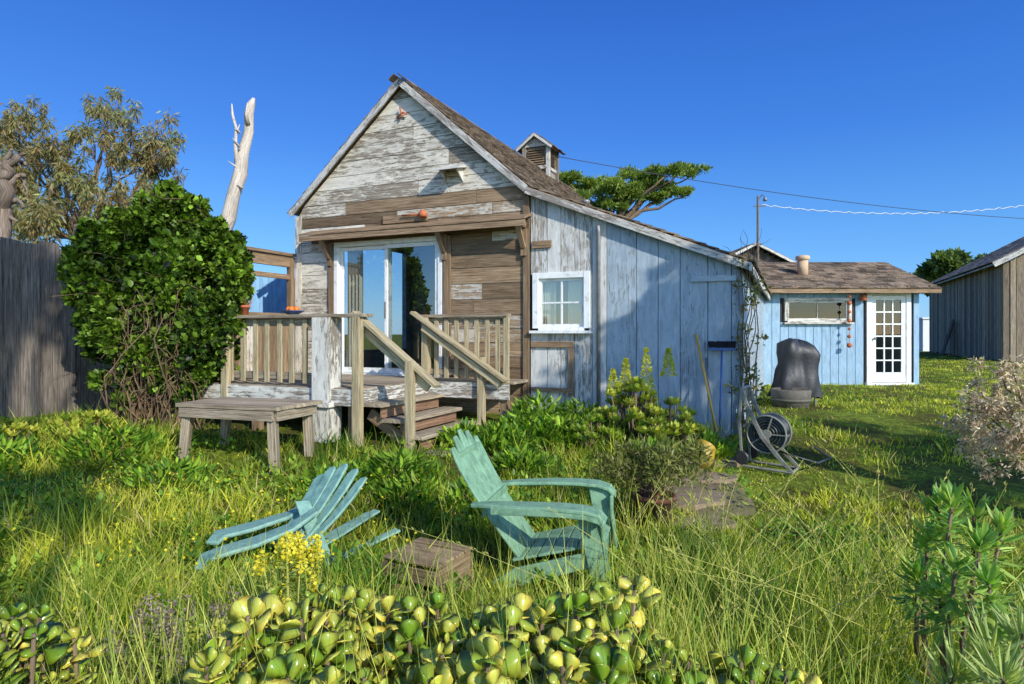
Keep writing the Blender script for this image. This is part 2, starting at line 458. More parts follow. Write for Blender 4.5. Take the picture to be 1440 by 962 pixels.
mbS.build("front_wall", M_white, cot, bevel=.003, label="greyish white boards beside the glass door")
mbB.build("front_wall", M_brown, cot, bevel=.003, label="bare brown weathered siding around the door")
mb = MB()
hb(mb, SL+.01, -1.95, .002, .1, .3, 3.06); hb(mb, .06, SR-.01, .002, .1, .3, 3.06)
hx(mb, [(SL+.01, 3.062), (SR-.01, 3.062), (SR-.01, ZE-.05), (SL+.01, ZE-.05)], .002, .1, ex)
hx(mb, [(SL+.03, ZE-.05), (SR-.03, ZE-.05), (SA+.02, ZA-.06), (SA-.02, ZA-.06)], .002, .1, ex)
hb(mb, SL, SL+.1, .1, DEP, .3, 1.3); hb(mb, SL, SL+.1, .1, DEP, 3.3, ZE-.03); hb(mb, SL, SL+.1, .1, .4, 1.3, 3.3); hb(mb, SL, SL+.1, 3.1, DEP, 1.3, 3.3)  # unseen gap added in the left wall to let sky light into the room
hb(mb, SL, SLT, DEP-.1, DEP, .3, 2.45); hb(mb, SL, SR, DEP-.1, DEP, 2.45, ZE)
hb(mb, SLT-.1, SLT, .1, DEP, .3, ZLT-.05)
hb(mb, 1.40, 1.46, 0.11, DEP, 2.4, ZE-.1)
mb.build("side_wall", M_ltblue, cot)
mb = MB()
hb(mb, SL+.12, SR, .12, 3.3, .9, .96); hb(mb, SL+.12, SR, 3.3, 3.36, .9, 3.5); hb(mb, SL+.12, SR, .12, 3.3, 3.5, 3.56)
hb(mb, SR-.05, SR-.01, .12, 3.3, .96, 3.5)
mb.build("interior_room", M_room, cot)
mb = MB(); hb(mb, -.6, -.05, 3.25, 3.29, 1.0, 2.9); hb(mb, -1.6, -1.1, 3.25, 3.29, 1.9, 2.6); hb(mb, -1.1, -.35, 1.2, 1.8, .97, 1.55); hb(mb, .1, .9, 1.5, 2.5, .97, 1.9); hb(mb, -2.2, -1.9, 3.2, 3.29, 1.5, 2.4)
mb.build("interior_furniture", M_dark, cot)
mb = MB(); pts = []
for i in range(25):
    t = i/24; pts.append((-1.84+.30*t, .16+.03*math.sin(t*28)))
for i in range(24):
    mb.poly([H(pts[i][0], pts[i][1], 1.0), H(pts[i+1][0], pts[i+1][1], 1.0), H(pts[i+1][0], pts[i+1][1], 2.96), H(pts[i][0], pts[i][1], 2.96)])
mb.build("curtain", M_curtain, cot, smooth=True)
WS0, WS1, WZ0, WZ1 = 1.50, 2.31, 1.63, 2.43
def ltop(s): return ZE+(ZLT-ZE)*(s-SR)/(SLT-SR)-.03
mbA, mbC = MB(), MB()
s = SR+.02
while s < SLT-.02:
    pale = s < 2.55
    w = R.choice((.2, .25, .3)) if pale else R.choice((.28, .34, .40)); s1 = min(s+w, SLT)
    o = -.02-R.random()*.010; base = .28+R.random()*.06
    t = mbA if pale else mbC
    g = .004
    def vb(a, b, za, zb0, zb1):
        hx(t, [(a+g, za), (b-g, za), (b-g, zb1), (a+g, zb0)], o, 0, ez)
    if s1 > WS0 and s < WS1:
        vb(s, s1, WZ1, ltop(s), ltop(s1)); vb(s, s1, base, WZ0, WZ0)
        if s1 > WS1+.02: vb(WS1, s1, WZ0, WZ1, WZ1)
    else: vb(s, s1, base, ltop(s), ltop(s1))
    s = s1
mbA.build("lean_to_wall", M_ltwhite, cot, bevel=.003, label="pale peeling vertical boards beside the small window")
mbC.build("lean_to_wall", M_ltblue, cot, bevel=.003, label="faded blue vertical boards of the lean-to")
mb = MB()
hx(mb, [(SR+.02, .3), (WS0, .3), (WS0, ltop(WS0)), (SR+.02, ltop(SR))], .002, .06, ez)
hx(mb, [(WS1, .3), (SLT-.1, .3), (SLT-.1, ltop(SLT-.1)), (WS1, ltop(WS1))], .002, .06, ez)
hb(mb, WS0, WS1, .002, .06, .3, WZ0)
hx(mb, [(WS0, WZ1), (WS1, WZ1), (WS1, ltop(WS1)), (WS0, ltop(WS0))], .002, .06, ez)
hb(mb, WS0-.1, WS1+.1, .5, .53, 1.2, 2.8)
mb.build("inner_framing", M_dark, cot)
# roofs
def shingles(mb, org, ud, vd, ul, vl, nrm, row=.14, w=(.1, .2), th=.014):
    ud = Vector(ud).normalized(); vd = Vector(vd).normalized(); nrm = Vector(nrm).normalized(); org = Vector(org)
    v = 0.0
    while v < vl-.02:
        u = R.uniform(-.1, 0)
        while u < ul:
            ww = R.uniform(*w); u0 = max(0, u); u1 = min(ul, u+ww-.004); u += ww
            if u1-u0 < .01: continue
            v0 = v; v1 = min(v+row*1.25+R.uniform(-.015, .02), vl+.03); lift = R.uniform(0, .012)
            P = []
            for (uu, vv, hh) in ((u0, v0, 0), (u1, v0, 0), (u1, v1, .012+lift), (u0, v1, .012+lift)): P.append(org+ud*uu+vd*vv+nrm*hh)
            P2 = [p+nrm*th for p in P]
            mb.hexa(P+P2, vd)
        v += row
slope = (ex*2.08+ez*(ZE-ZA)).normalized(); nr = slope.cross(ed); nr = nr if nr.z > 0 else -nr
slopeL = (-ex*2.08+ez*(ZE-ZA)).normalized(); nl = slopeL.cross(ed); nl = nl if nl.z > 0 else -nl
OV = .13
Ls = math.hypot(2.08, ZA-ZE)
ridge0 = H(SA, -OV, ZA+.05)
mb = MB()
shingles(mb, ridge0+nr*.03, ed, slope, DEP+OV+.2, Ls+.02, nr)
shingles(mb, ridge0+nl*.03, ed, slopeL, DEP+OV+.2, Ls+.10, nl, w=(.2, .4), row=.2)
sl2 = (ex*(SLT-SR)+ez*(ZLT-ZE)).normalized(); n2 = sl2.cross(ed); n2 = n2 if n2.z > 0 else -n2
Ll = math.hypot(SLT-SR, ZE-ZLT)+.12
lt0 = H(SR, -.12, ZE+.03)
shingles(mb, lt0+n2*.03, ed, sl2, DEP+.3, Ll, n2, w=(.15, .3), row=.18, th=.018)
for k in range(40):
    p = ridge0+ed*(k*.21)
    mb.box(p+slope*.05+nr*.065, ed, slope, nr, (.12, .06, .006)); mb.box(p+slopeL*.05+nl*.065, ed, slopeL, nl, (.12, .06, .006))
mb.build("roof", M_shingle, cot, label="brown wooden shingle roof")
mb = MB()
for (o, sd, nm, ln, dl) in ((ridge0, slope, nr, Ls-.02, DEP+OV), (ridge0, slopeL, nl, Ls+.08, DEP+OV), (lt0, sl2, n2, Ll, DEP+.2)):
    mb.box(o+ed*dl/2+sd*ln/2+nm*.008, sd, ed, nm, (ln/2, dl/2, .018))
mb.build("roof_deck", M_trimbrown, cot)
mb = MB()
for sd, nm, ln in ((slope, nr, Ls+.02), (slopeL, nl, Ls+.10)):
    a = ridge0-ed*.016-nm*.025
    mb.box(a+sd*(ln/2), sd, nm, ed, (ln/2, .048, .014))
a = lt0-ed*.016-n2*.03
mb.box(a+sl2*(Ll/2), sl2, n2, ed, (Ll/2, .045, .014))
mb.box(H(SLT+.11, DEP/2-.1, ZLT-.05), ed, ex, ez, (DEP/2+.1, .014, .05))
mb.each("barge_board", M_trimwhite, cot, bevel=.004)
mb = MB()
hb(mb, 1.36, 1.455, -.06, -.034, .45, 3.56); hb(mb, .08, .2, -.07, -.034, .98, 3.06); hb(mb, -2.06, -1.95, -.06, -.034, .98, 3.06)
mb.each("trim_board", M_trimbrown, cot, bevel=.004)
mb = MB()
hb(mb, -2.4, 1.46, -.06, -.034, 3.08, 3.2)
p = [H(-2.42, -.34, 3.17), H(1.5, -.34, 3.17), H(1.5, -.03, 3.27), H(-2.42, -.03, 3.27)]
mb.hexa(p+[q+ez*.028 for q in p], ex)
hb(mb, -2.42, 1.5, -.33, -.30, 3.08, 3.165)
for s in (-2.02, .1, 1.38):
    hb(mb, s-.04, s+.04, -.32, -.072, 3.09, 3.168); mb.beam(H(s, -.29, 3.1), H(s, -.09, 2.82), .07, .05)
    hb(mb, s-.045, s+.045, -.09, -.071, 2.7, 3.08)
hb(mb, -1.0, -.2, -.06, -.034, 3.31, 3.43)
mb.build("door_hood", M_trimbrown, cot, bevel=.004, label="narrow brown wooden ledge on brackets above the door")
mb = MB(); hb(mb, SL-.02, SL+.1, -.06, -.034, .4, ZE-.05); mb.build("corner_board", M_white, cot)
mb = MB()
p = [H(.04, -.30, 3.98), H(.46, -.30, 3.98), H(.46, -.03, 4.05), H(.04, -.03, 4.05)]
mb.hexa(p+[q+ez*.025 for q in p], ex)
for s in (.1, .38): mb.hexa([H(s, -.22, 3.98), H(s+.02, -.22, 3.98), H(s+.02, -.03, 3.84), H(s, -.03, 3.84), H(s, -.22, 4.0), H(s+.02, -.22, 4.0), H(s+.02, -.03, 4.04), H(s, -.03, 4.04)], ez)
mb.build("gable_shelf", M_trimwhite, cot)
mb = MB(); mb.tube([H(-.62, -.1, 3.41), H(-.3, -.1, 3.41)], .014, 8)
mb.lathe(H(-.24, -.12, 3.36), [(.0, .11), (.04, .10), (.06, .05), (.065, 0), (.0, 0)], 14); mb.build("wall_lamp", M_terra, cot, smooth=True)
mb = MB(); mb.tube([H(SA-.10, -.06, 4.93), H(SA+.03, -.08, 4.99), H(SA+.09, -.07, 4.95)], .014, 6); mb.tube([H(SA-.03, -.08, 5.08), H(SA, -.08, 4.92)], .014, 6)
mb.build("gable_ornament", M_terra, cot, smooth=True)
door = bpy.data.objects.new("sliding_door", None); place(door, H(-.94, 0, .98), cot)
mb = MB()
hb(mb, -1.945, -1.87, -.06, .08, .94, 3.08); hb(mb, -.02, .055, -.06, .08, .94, 3.08)
hb(mb, -1.87, -.02, -.06, .08, 3.0, 3.075); hb(mb, -1.87, -.02, -.08, .08, .93, .985)
mb.build("frame", M_whitepaint, door, bevel=.005)
for a, b, o in ((-1.865, -.9, .03), (-.98, -.025, -.02)):
    mb = MB()
    hb(mb, a, a+.05, o-.02, o+.02, .99, 2.995); hb(mb, b-.05, b, o-.02, o+.02, .99, 2.995)
    hb(mb, a+.048, b-.048, o-.018, o+.018, 2.935, 2.993); hb(mb, a+.048, b-.048, o-.018, o+.018, .992, 1.07)
    mb.build("sash", M_whitepaint, door, bevel=.003)
for (s0, s1, o) in ((-1.81, -.95, .031), (-.93, -.075, -.019)):
    mb = MB(); mb.poly([H(s0, o, 1.07), H(s1, o, 1.07), H(s1, o, 2.935), H(s0, o, 2.935)]); mb.build("pane", M_glass, door)
mb = MB(); hb(mb, -.965, -.945, -.075, -.045, 1.85, 2.1); mb.build("handle", M_metal, door)
win = bpy.data.objects.new("window", None); place(win, H((WS0+WS1)/2, 0, WZ0), cot)
def window(par, pt, s0, s1, z0, z1, nxm, nzm, mat, fr=.08, mun=.022, sill=True, glass=None):
    def B(mb, a, b, o0, o1, c0, c1):
        P = [pt(a, o0, c0), pt(b, o0, c0), pt(b, o1, c0), pt(a, o1, c0), pt(a, o0, c1), pt(b, o0, c1), pt(b, o1, c1), pt(a, o1, c1)]
        mb.hexa(P, (P[1]-P[0]) if (b-a) > (c1-c0) else (0,0,1))
    mb = MB()
    B(mb, s0-fr, s0, -.065, .03, z0-.02, z1+fr); B(mb, s1, s1+fr, -.065, .03, z0-.02, z1+fr); B(mb, s0-.002, s1+.002, -.06, .03, z1, z1+fr-.002)
    B(mb, s0-.002, s1+.002, -.06, .03, z0-.05, z0)
    mb.build("frame", mat, par, bevel=.004)
    if sill:
        mb = MB(); B(mb, s0-fr-.03, s1+fr+.03, -.12, .0, z0-.09, z0-.051); mb.build("sill", mat, par, bevel=.004)
    mb = MB(); q = .04
    B(mb, s0, s0+q, -.02, .015, z0, z1); B(mb, s1-q, s1, -.02, .015, z0, z1); B(mb, s0+q-.002, s1-q+.002, -.018, .013, z1-q, z1-.001); B(mb, s0+q-.002, s1-q+.002, -.018, .013, z0+.001, z0+q)
    for i in range(1, nxm): x = s0+(s1-s0)*i/nxm; B(mb, x-mun/2, x+mun/2, -.016, .011, z0+q-.003, z1-q+.003)
    for j in range(1, nzm): zz = z0+(z1-z0)*j/nzm; B(mb, s0+q-.003, s1-q+.003, -.014, .009, zz-mun/2, zz+mun/2)
    mb.build("sash", mat, par)
    mb = MB(); mb.poly([pt(s0+q*.5, 0, z0+q*.5), pt(s1-q*.5, 0, z0+q*.5), pt(s1-q*.5, 0, z1-q*.5), pt(s0+q*.5, 0, z1-q*.5)]); mb.build("pane", glass or M_glass, par)
window(win, H, WS0+.09, WS1-.06, WZ0+.07, WZ1-.06, 2, 2, M_whitepaint, fr=.085)
for (a, b) in ((WS0+.1, WS0+.3), (WS1-.33, WS1-.08)):
    mb = MB()
    for i in range(12):
        x0 = a+(b-a)*i/12; x1 = a+(b-a)*(i+1)/12
        mb.poly([H(x0, .1+.012*(i % 2), 1.7), H(x1, .1+.012*((i+1) % 2), 1.7), H(x1, .1+.012*((i+1) % 2), 2.37), H(x0, .1+.012*(i % 2), 2.37)])
    mb.build("curtain", M_curtain, cot, smooth=True)
mb = MB()
hb(mb, 1.48, 2.1, -.06, -.036, 1.42, 1.50); hb(mb, 2.03, 2.1, -.058, -.036, .75, 1.415); hb(mb, 1.48, 2.1, -.062, -.036, .8, .86); hb(mb, 1.5, 1.78, -.06, -.035, 2.80, 2.90)
mb.each("patch_board", M_trimbrown, cot)
mb = MB(); hb(mb, 3.66, 4.2, -.06, -.036, 2.26, 2.33); mb.build("patch_board", M_ltblue, cot)
mb = MB(); mb.tube([H(2.46, -.07, .4), H(2.46, -.07, 2.95), H(2.46, -.1, 3.05)], .028, 10); mb.build("downpipe", M_metal, cot, smooth=True)
mb = MB(); mb.tube([H(2.08, .6, 3.2), H(2.08, .6, 3.52)], .04, 12)
mb.lathe(H(2.08, .6, 3.50), [(.04, 0), (.06, .01), (.06, .05), (0, .06)], 12)
mb.build("vent_pipe", M_metal, cot, smooth=True)
cup = bpy.data.objects.new("cupola", None); place(cup, H(SA, 5.85, ZA-.45), cot)
def C(s, o, z): return H(SA+s, 5.85+o, ZA+.04+z)
M_cup = wood("cupola_boards", c(80,70,60), c(128,116,102), c(164,152,138), paint=c(196,190,180), amt=.4, patch=.4)
mb = MB(); w = .30
def cbx(mb, s0, s1, o0, o1, z0, z1): mb.box(C((s0+s1)/2, (o0+o1)/2, (z0+z1)/2), ex, ed, ez, ((s1-s0)/2, (o1-o0)/2, (z1-z0)/2))
cbx(mb, -w+.03, w-.03, -w+.03, w-.03, -.5, .5)
for sx in (-1, 1):
    for sy in (-1, 1): cbx(mb, sx*w-.04, sx*w+.04, sy*w-.04, sy*w+.04, -.5, .52)
cbx(mb, -w-.002, w+.002, -w-.045, w+.045, -.02, .06)
p4 = [(-w-.05, .52), (w+.05, .52), (.03, .76), (-.03, .76)]
mb.hexa([C(s, -w-.02, z) for s, z in p4]+[C(s, w+.02, z) for s, z in p4], ex)
mb.build("wall", M_cup, cup)
mb = MB()
for i in range(7):
    zz = .1+i*.055
    o = -w-.01
    mb.hexa([C(-.2, o-.02, zz), C(.2, o-.02, zz), C(.2, o+.04, zz+.04), C(-.2, o+.04, zz+.04), C(-.2, o-.02, zz+.01), C(.2, o-.02, zz+.01), C(.2, o+.04, zz+.05), C(-.2, o+.04, zz+.05)], ex)
    for sx in (1, -1):
        a = w+.01
        mb.hexa([C(sx*(a+.02), -.2, zz), C(sx*(a+.02), .2, zz), C(sx*(a-.04), .2, zz+.04), C(sx*(a-.04), -.2, zz+.04), C(sx*(a+.02), -.2, zz+.01), C(sx*(a+.02), .2, zz+.01), C(sx*(a-.04), .2, zz+.05), C(sx*(a-.04), -.2, zz+.05)], ed)
mb.build("louvre", M_trimbrown, cup)
mb = MB(); mb2 = MB()
for sx in (-1, 1):
    dd = (ex*sx*.5+ez*-.38).normalized(); nm = dd.cross(ed); nm = nm if nm.z > 0 else -nm
    shingles(mb, C(0, -.45, .80), ed, dd, .9, .56, nm, row=.13)
    mb2.box(C(0, -.45, .785)+dd*.28-nm*.015, dd, nm, ed, (.28, .026, .012)); mb.box(C(0, 0, .785)+dd*.27, dd, ed, nm, (.27, .43, .01))
mb.build("roof", M_shingle, cup); mb2.each("barge_board", M_trimwhite, cup)

# ------------------------------------------------------------------ deck
deck = top("deck", "raised wooden deck with railing and stairs outside the glass door", "deck", H(-.6, -1.1, .3))
mb = MB(); o = -2.27
while o < -.04:
    s1 = .22 if o < -.72 else 1.45
    hb(mb, SL+R.uniform(0, .03), s1+R.uniform(-.01, .01), o+.004, o+.135, .93, .965); o += .14
mb.build("floor", M_deck, deck, bevel=.003)
mb = MB()
hb(mb, SL, .2, -2.31, -2.275, .76, .955); hb(mb, .205, .235, -2.3, -.76, .76, .95); hb(mb, .24, 1.45, -.75, -.72, .74, .95)
mb.each("fascia", M_postwhite, deck, bevel=.004)
mb = MB()
for s, o in ((-2.6, -2.2), (-1.4, -2.2), (.1, -2.2), (-2.6, -.3), (.1, -.9), (1.35, -.65), (-1.2, -.5)): hb(mb, s-.05, s+.05, o-.05, o+.05, .1, .925)
mb.each("deck_post", M_trimbrown, deck)
rail = bpy.data.objects.new("railing", None); place(rail, H(-.6, -2.2, .96), deck)
mb = MB()
hb(mb, -2.6, .3, -2.32, -2.1, 1.80, 1.84); hb(mb, .12, 1.42, -.76, -.60, 1.83, 1.87)
mb.each("rail_cap", M_deck, rail, bevel=.004)
mb = MB()
hb(mb, -2.5, -.4, -2.23, -2.19, 1.70, 1.795); hb(mb, -2.5, -.4, -2.23, -2.19, 1.04, 1.13); hb(mb, .22, 1.42, -.69, -.65, 1.73, 1.825); hb(mb, .22, 1.42, -.69, -.65, 1.04, 1.12)
mb.each("rail", M_deck, rail, bevel=.004)
mb = MB(); s = -2.4
while s < -.5: t_ = R.uniform(-.01, .01); hb(mb, s-.035+t_, s+.035+t_, -2.255, -2.232, 1.0, 1.78); s += .2
s = .34
while s < 1.4: hb(mb, s-.032, s+.032, -.715, -.692, 1.0, 1.80); s += .155
mb.each("baluster", M_rail, rail, bevel=.003)
mb = MB(); hb(mb, -.40, -.15, -2.36, -2.11, .2, 1.798); hb(mb, -.44, -.11, -2.4, -2.07, .74, .80); mb.build("white_post", M_postwhite, rail, bevel=.006)
mb = MB(); hb(mb, .16, .26, -2.33, -2.235, .25, 1.798); hb(mb, .14, .235, -.78, -.67, .3, 1.83); hb(mb, -1.9, -1.8, -2.33, -2.26, .3, 1.798)
hb(mb, 1.36, 1.44, -.74, -.70, .96, 1.83)
mb.each("post", M_rail, rail, bevel=.005)
st = bpy.data.objects.new("stairs", None); place(st, H(.7, -1.4, .3), deck)
mb = MB()
for i in range(4):
    s0 = .24+.27*i; zt = .965-.17*(i+1)
    for k in range(2): hb(mb, s0+.142*k+.002, s0+.142*k+.14, -2.24, -.8, zt-.04, zt)
mb.each("tread", M_deck, st, per=2, bevel=.004)
mb = MB()
for i in range(4):
    s0 = .24+.27*i; zt = .965-.17*(i+1); hb(mb, s0+.20, s0+.222, -2.16, -.86, zt-.17, zt-.042)
mb.each("riser", M_step, st)
mb = MB()
for o in (-2.08, -.84): mb.beam(H(.24, o, .66), H(1.3, o, .02), .04, .14)
mb.each("stringer", M_trimbrown, st)
mb = MB()
hb(mb, .86, .95, -2.30, -2.21, .1, 1.30); hb(mb, 1.02, 1.11, -.82, -.73, .1, 1.30)
mb.each("stair_post", M_rail, st, bevel=.005)
mb = MB()
mb.beam(H(.10, -2.19, 1.86), H(1.22, -2.19, 1.02), .13, .04); mb.beam(H(.2, -2.17, 1.66), H(1.1, -2.17, .99), .04, .09)
mb.beam(H(.04, -.84, 1.90), H(1.45, -.84, 1.0), .13, .04); mb.beam(H(.2, -.84, 1.69), H(1.36, -.84, .95), .04, .09)
mb.each("handrail", M_rail, st, per=2, bevel=.004)

ws = top("windscreen", "brown timber windscreen frame along the deck edge", "screen", H(SL-.06, -1, .9))
mb = MB(); so = SL-.06
hb(mb, so-.07, so+.07, -2.1, -.05, 2.88, 2.93); hb(mb, so-.03, so+.03, -2.1, -.05, 2.70, 2.875); hb(mb, so-.025, so+.025, -2.1, -.05, 2.50, 2.58)
for o in (-.12, -1.25, -2.05): hb(mb, so-.045, so+.045, o-.045, o+.045, .9, 2.86)
hb(mb, so-.028, so+.028, -2.0, -.1, 1.86, 1.94)
mb.build("frame", M_trimbrown, ws, bevel=.004)
mb = MB(); o = -2.0
while o < -.15: hb(mb, so-.015, so+.015, o, o+.15, .95, 1.86); o += .155
mb.build("board_panel", M_brown, ws)

mb = MB(); p = Vector((-6.6, 11.2, 0)); q = Vector((-3.9, 13.0, 0)); dd = (q-p).normalized(); n = int((q-p).length/.16)
for i in range(n):
    a = p+dd*(.16*i+.08); mb.box((a.x, a.y, 1.5+.02*R.random()), dd, dd.cross(ez), ez, (.078, .012, 1.2))
mb.build("blue_fence", M_fenceblue, label="blue painted board fence seen beyond the deck", cat="fence")

mb = MB(); p = Vector((-8.4, 7.2, 0)); q = Vector((-5.2, 11.2, 0)); dd = (q-p).normalized(); nrm = dd.cross(ez); t = 0; i = 0
while t < (q-p).length-.2:
    w_ = R.uniform(.20, .27); a = p+dd*(t+w_/2); u = 720+900*a.x/a.y; t += w_-.012; i += 1
    ht = 2.90+.04*R.uniform(-1, 1)+(.36 if u > 100 else 0); o = nrm*(.014 if i % 2 else -.014)+nrm*R.uniform(-.004, .004)
    P = [a-dd*(w_/2)+nrm*.012, a+dd*(w_/2)+nrm*.012, a+dd*(w_/2)-nrm*.012, a-dd*(w_/2)-nrm*.012]
    sl_ = R.uniform(-.02, .02)
    mb.hexa([Vector((v.x, v.y, .1))+o for v in P]+[Vector((v.x, v.y, ht+(sl_ if k in (0, 3) else -sl_)))+o for k, v in enumerate(P)], ez)
for zz in (.7, 2.3): mb.beam(p-nrm*.055+ez*zz, q-nrm*.055+ez*zz, .04, .09)
mb.build("board_fence", M_grey, label="tall dark grey weathered wooden board fence", cat="fence", bevel=.003)

# ------------------------------------------------------------------ blue shed
shed = top("shed", "small sky blue board shed with shingle roof and glazed door", "shed", (7.5, 16, .45))
SX0, SX1, SY = 5.35, 9.28, 14.6
def S_(x, o, z): return Vector((x, SY+o, z))
DX0, DX1 = 8.07, 9.08; wx0, wx1, wz0, wz1 = 6.2, 7.72, 1.87, 2.42
mb = MB(); x = SX0
while x < SX1-.01:
    x1 = min(x+.19, SX1); a, b = x+.005, x1-.005
    if x1 > wx0 and x < wx1:
        mb.bx(a, b, SY-.02, SY, .42, wz0); mb.bx(a, b, SY-.02, SY, wz1, 2.75)
    elif x1 > DX0+.02 and x < DX1-.02: mb.bx(a, b, SY-.02, SY, 2.55, 2.75)
    else: mb.bx(a, b, SY-.02, SY, .42, 2.75)
    x = x1
y = SY+.003
while y < SY+3.6:
    mb.bx(SX1-.02, SX1, y, y+.186, .42, 2.75+(min(y-SY, 3.6-(y-SY)))*.36); y += .19
mb.build("wall", M_shedblue, shed, bevel=.003)
M_deep = plain("shed_interior", c(54,50,46), .9, .3, 3)
mb = MB(); mb.bx(SX0, SX1-.03, SY+3.5, SY+3.6, .4, 2.8); mb.bx(SX0, SX0+.05, SY, SY+3.5, .4, 2.8); mb.bx(SX0, SX1-.03, SY+2.0, SY+2.05, .4, 2.75)
mb.bx(SX0, wx0, SY+.001, SY+.04, .4, 2.7); mb.bx(wx1, DX0, SY+.001, SY+.04, .4, 2.7)
mb.each("inner_wall", M_deep, shed)
mb = MB()
dn = Vector((0, -1, -.38)).normalized(); nm = Vector((0, -.38, 1)).normalized(); r0 = Vector((SX0-.2, SY+1.85, 3.44))
shingles(mb, r0, (1,0,0), dn, SX1-SX0+.5, 2.32, nm, row=.15, w=(.15, .3))
dn2 = Vector((0, 1, -.38)).normalized(); nm2 = Vector((0, .38, 1)).normalized(); shingles(mb, r0, (1,0,0), dn2, SX1-SX0+.5, 2.3, nm2, row=.2, w=(.3, .5))
mb.build("roof", M_shingle, shed)
mb = MB(); mb.box(r0+Vector(((SX1-SX0+.5)/2, 0, 0))+dn*1.13-nm*.03, (1,0,0), dn, nm, ((SX1-SX0+.5)/2, 1.13, .02)); mb.box(r0+Vector(((SX1-SX0+.5)/2, 0, 0))+dn2*1.13-nm2*.03, (1,0,0), dn2, nm2, ((SX1-SX0+.5)/2, 1.13, .02))
mb.bx(SX0-.2, SX1+.3, SY-.33, SY-.31, 2.52, 2.62)
x = SX0
while x < SX1+.2: mb.bx(x, x+.05, SY-.3, SY-.03, 2.58, 2.68); x += .5
mb.build("eave", M_trimbrown, shed)
mb = MB(); mb.tube([(6.95, 15.3, 3.0), (6.95, 15.3, 3.38)], .12, 14); mb.lathe((6.95, 15.3, 3.36), [(.12, 0), (.16, .02), (.16, .1), (.11, .12), (0, .12)], 14)
mb.build("chimney", M_concrete, shed, smooth=True)
swin = bpy.data.objects.new("window", None); place(swin, (7, SY, 1.87), shed)
window(swin, S_, wx0+.07, wx1-.07, wz0+.05, wz1-.06, 2, 1, M_postwhite, fr=.07, glass=M_glass2)
mb = MB(); mb.bx(DX0, DX0+.11, SY-.05, SY+.02, .5, 2.58); mb.bx(DX1-.11, DX1, SY-.05, SY+.02, .5, 2.58); mb.bx(DX0+.108, DX1-.108, SY-.048, SY+.018, 2.49, 2.578); mb.bx(DX0-.03, DX1+.03, SY-.12, SY+.02, .44, .498)
sd = bpy.data.objects.new("door", None); place(sd, (8.57, SY, .5), shed)
mb.build("frame", M_whitepaint, sd, bevel=.004)
a, b, z0, z1 = DX0+.115, DX1-.115, .51, 2.48
mb = MB(); mb.bx(a, a+.1, SY-.03, SY+.01, z0, z1); mb.bx(b-.1, b, SY-.03, SY+.01, z0, z1); mb.bx(a+.1, b-.1, SY-.028, SY+.008, z1-.1, z1); mb.bx(a+.1, b-.1, SY-.028, SY+.008, z0, z0+.22)
for i in (1, 2): xx = a+.1+(b-a-.2)*i/3; mb.bx(xx-.015, xx+.015, SY-.025, SY+.005, z0+.22, z1-.1)
for j in range(1, 6): zz = z0+.22+(z1-z0-.32)*j/6; mb.bx(a+.1, b-.1, SY-.022, SY+.002, zz-.015, zz+.015)
mb.build("leaf", M_whitepaint, sd)
mb = MB(); mb.poly([S_(a+.05, -.008, z0+.2), S_(b-.05, -.008, z0+.2), S_(b-.05, -.008, z1-.08), S_(a+.05, -.008, z1-.08)]); mb.build("pane", M_glass2, sd)
mb = MB(); mb.lathe((a+.05, SY-.03, 1.5), [(0, .07), (.03, .06), (.03, .04), (.012, .03), (.012, 0)], 10, axis=(0,-1,0)); mb.build("handle", M_metal, sd, smooth=True)
mb = MB(); mb.lathe((7.95, SY-.12, 2.36), [(0, .14), (.06, .12), (.075, 0), (0, 0)], 12); mb.bx(7.93, 7.97, SY-.12, SY-.02, 2.46, 2.5); mb.build("porch_lamp", M_terra, shed, smooth=True)
mb = MB()
for zz, r in ((2.45, .035), (2.3, .05), (2.1, .04), (1.9, .045), (1.72, .035), (1.55, .045), (1.35, .06)):
    mb.lathe((7.58, SY-.22, zz-r), [(0, 0), (r*.8, r*.4), (r, r), (r*.8, r*1.6), (0, r*2)], 10)
mb.tube([(7.58, SY-.22, 2.6), (7.58, SY-.22, 1.3)], .006, 5)
mb.build("wind_chime", M_terra, smooth=True, label="strand of small terracotta bells hanging from the shed eave", cat="wind chime")

# ------------------------------------------------------------------ barn
barn = top("barn", "old weathered grey-brown plank barn with shingle roof", "barn", (24, 34, .45))
def B_(s, o, z): return Vector((20.7, 27.0, 0))+ex*s+ed*o+ez*z
mb = MB(); o = 0
while o < 15.5:
    w_ = R.uniform(.2, .34); lo = R.uniform(.3, .55)
    mb.box(B_(R.uniform(-.02, .02), o+w_/2, (lo+4.8)/2), ez, ed, ex, ((4.8-lo)/2, w_/2-R.uniform(.004, .02), .03)); o += w_
s = 0
while s < 10:
    zt = 4.75+(min(s, 10-s))*.55; w_ = R.uniform(.2, .34); lo = R.uniform(.3, .5)
    mb.box(B_(s+w_/2, R.uniform(-.02, .02), (zt+lo)/2), ez, ex, ed, ((zt-lo)/2, w_/2-R.uniform(.004, .015), .03)); s += w_
mb.build("wall", M_barn, barn, bevel=.006)
mb = MB(); mb.box(B_(.12, 7.7, 2.5), ez, ed, ex, (2.2, 7.6, .03)); mb.box(B_(5, .12, 2.5), ez, ex, ed, (2.2, 4.9, .03)); mb.each("inner_wall", M_dark, barn)
sd3 = (-ex*5+ez*-2.75).normalized(); n3 = sd3.cross(ed); n3 = n3 if n3.z > 0 else -n3
mb = MB(); shingles(mb, B_(5, -.5, 7.6), ed, sd3, 16.5, 6.2, n3, row=.3, w=(.3, .6), th=.03)
mb.build("roof", M_shingle2, barn)
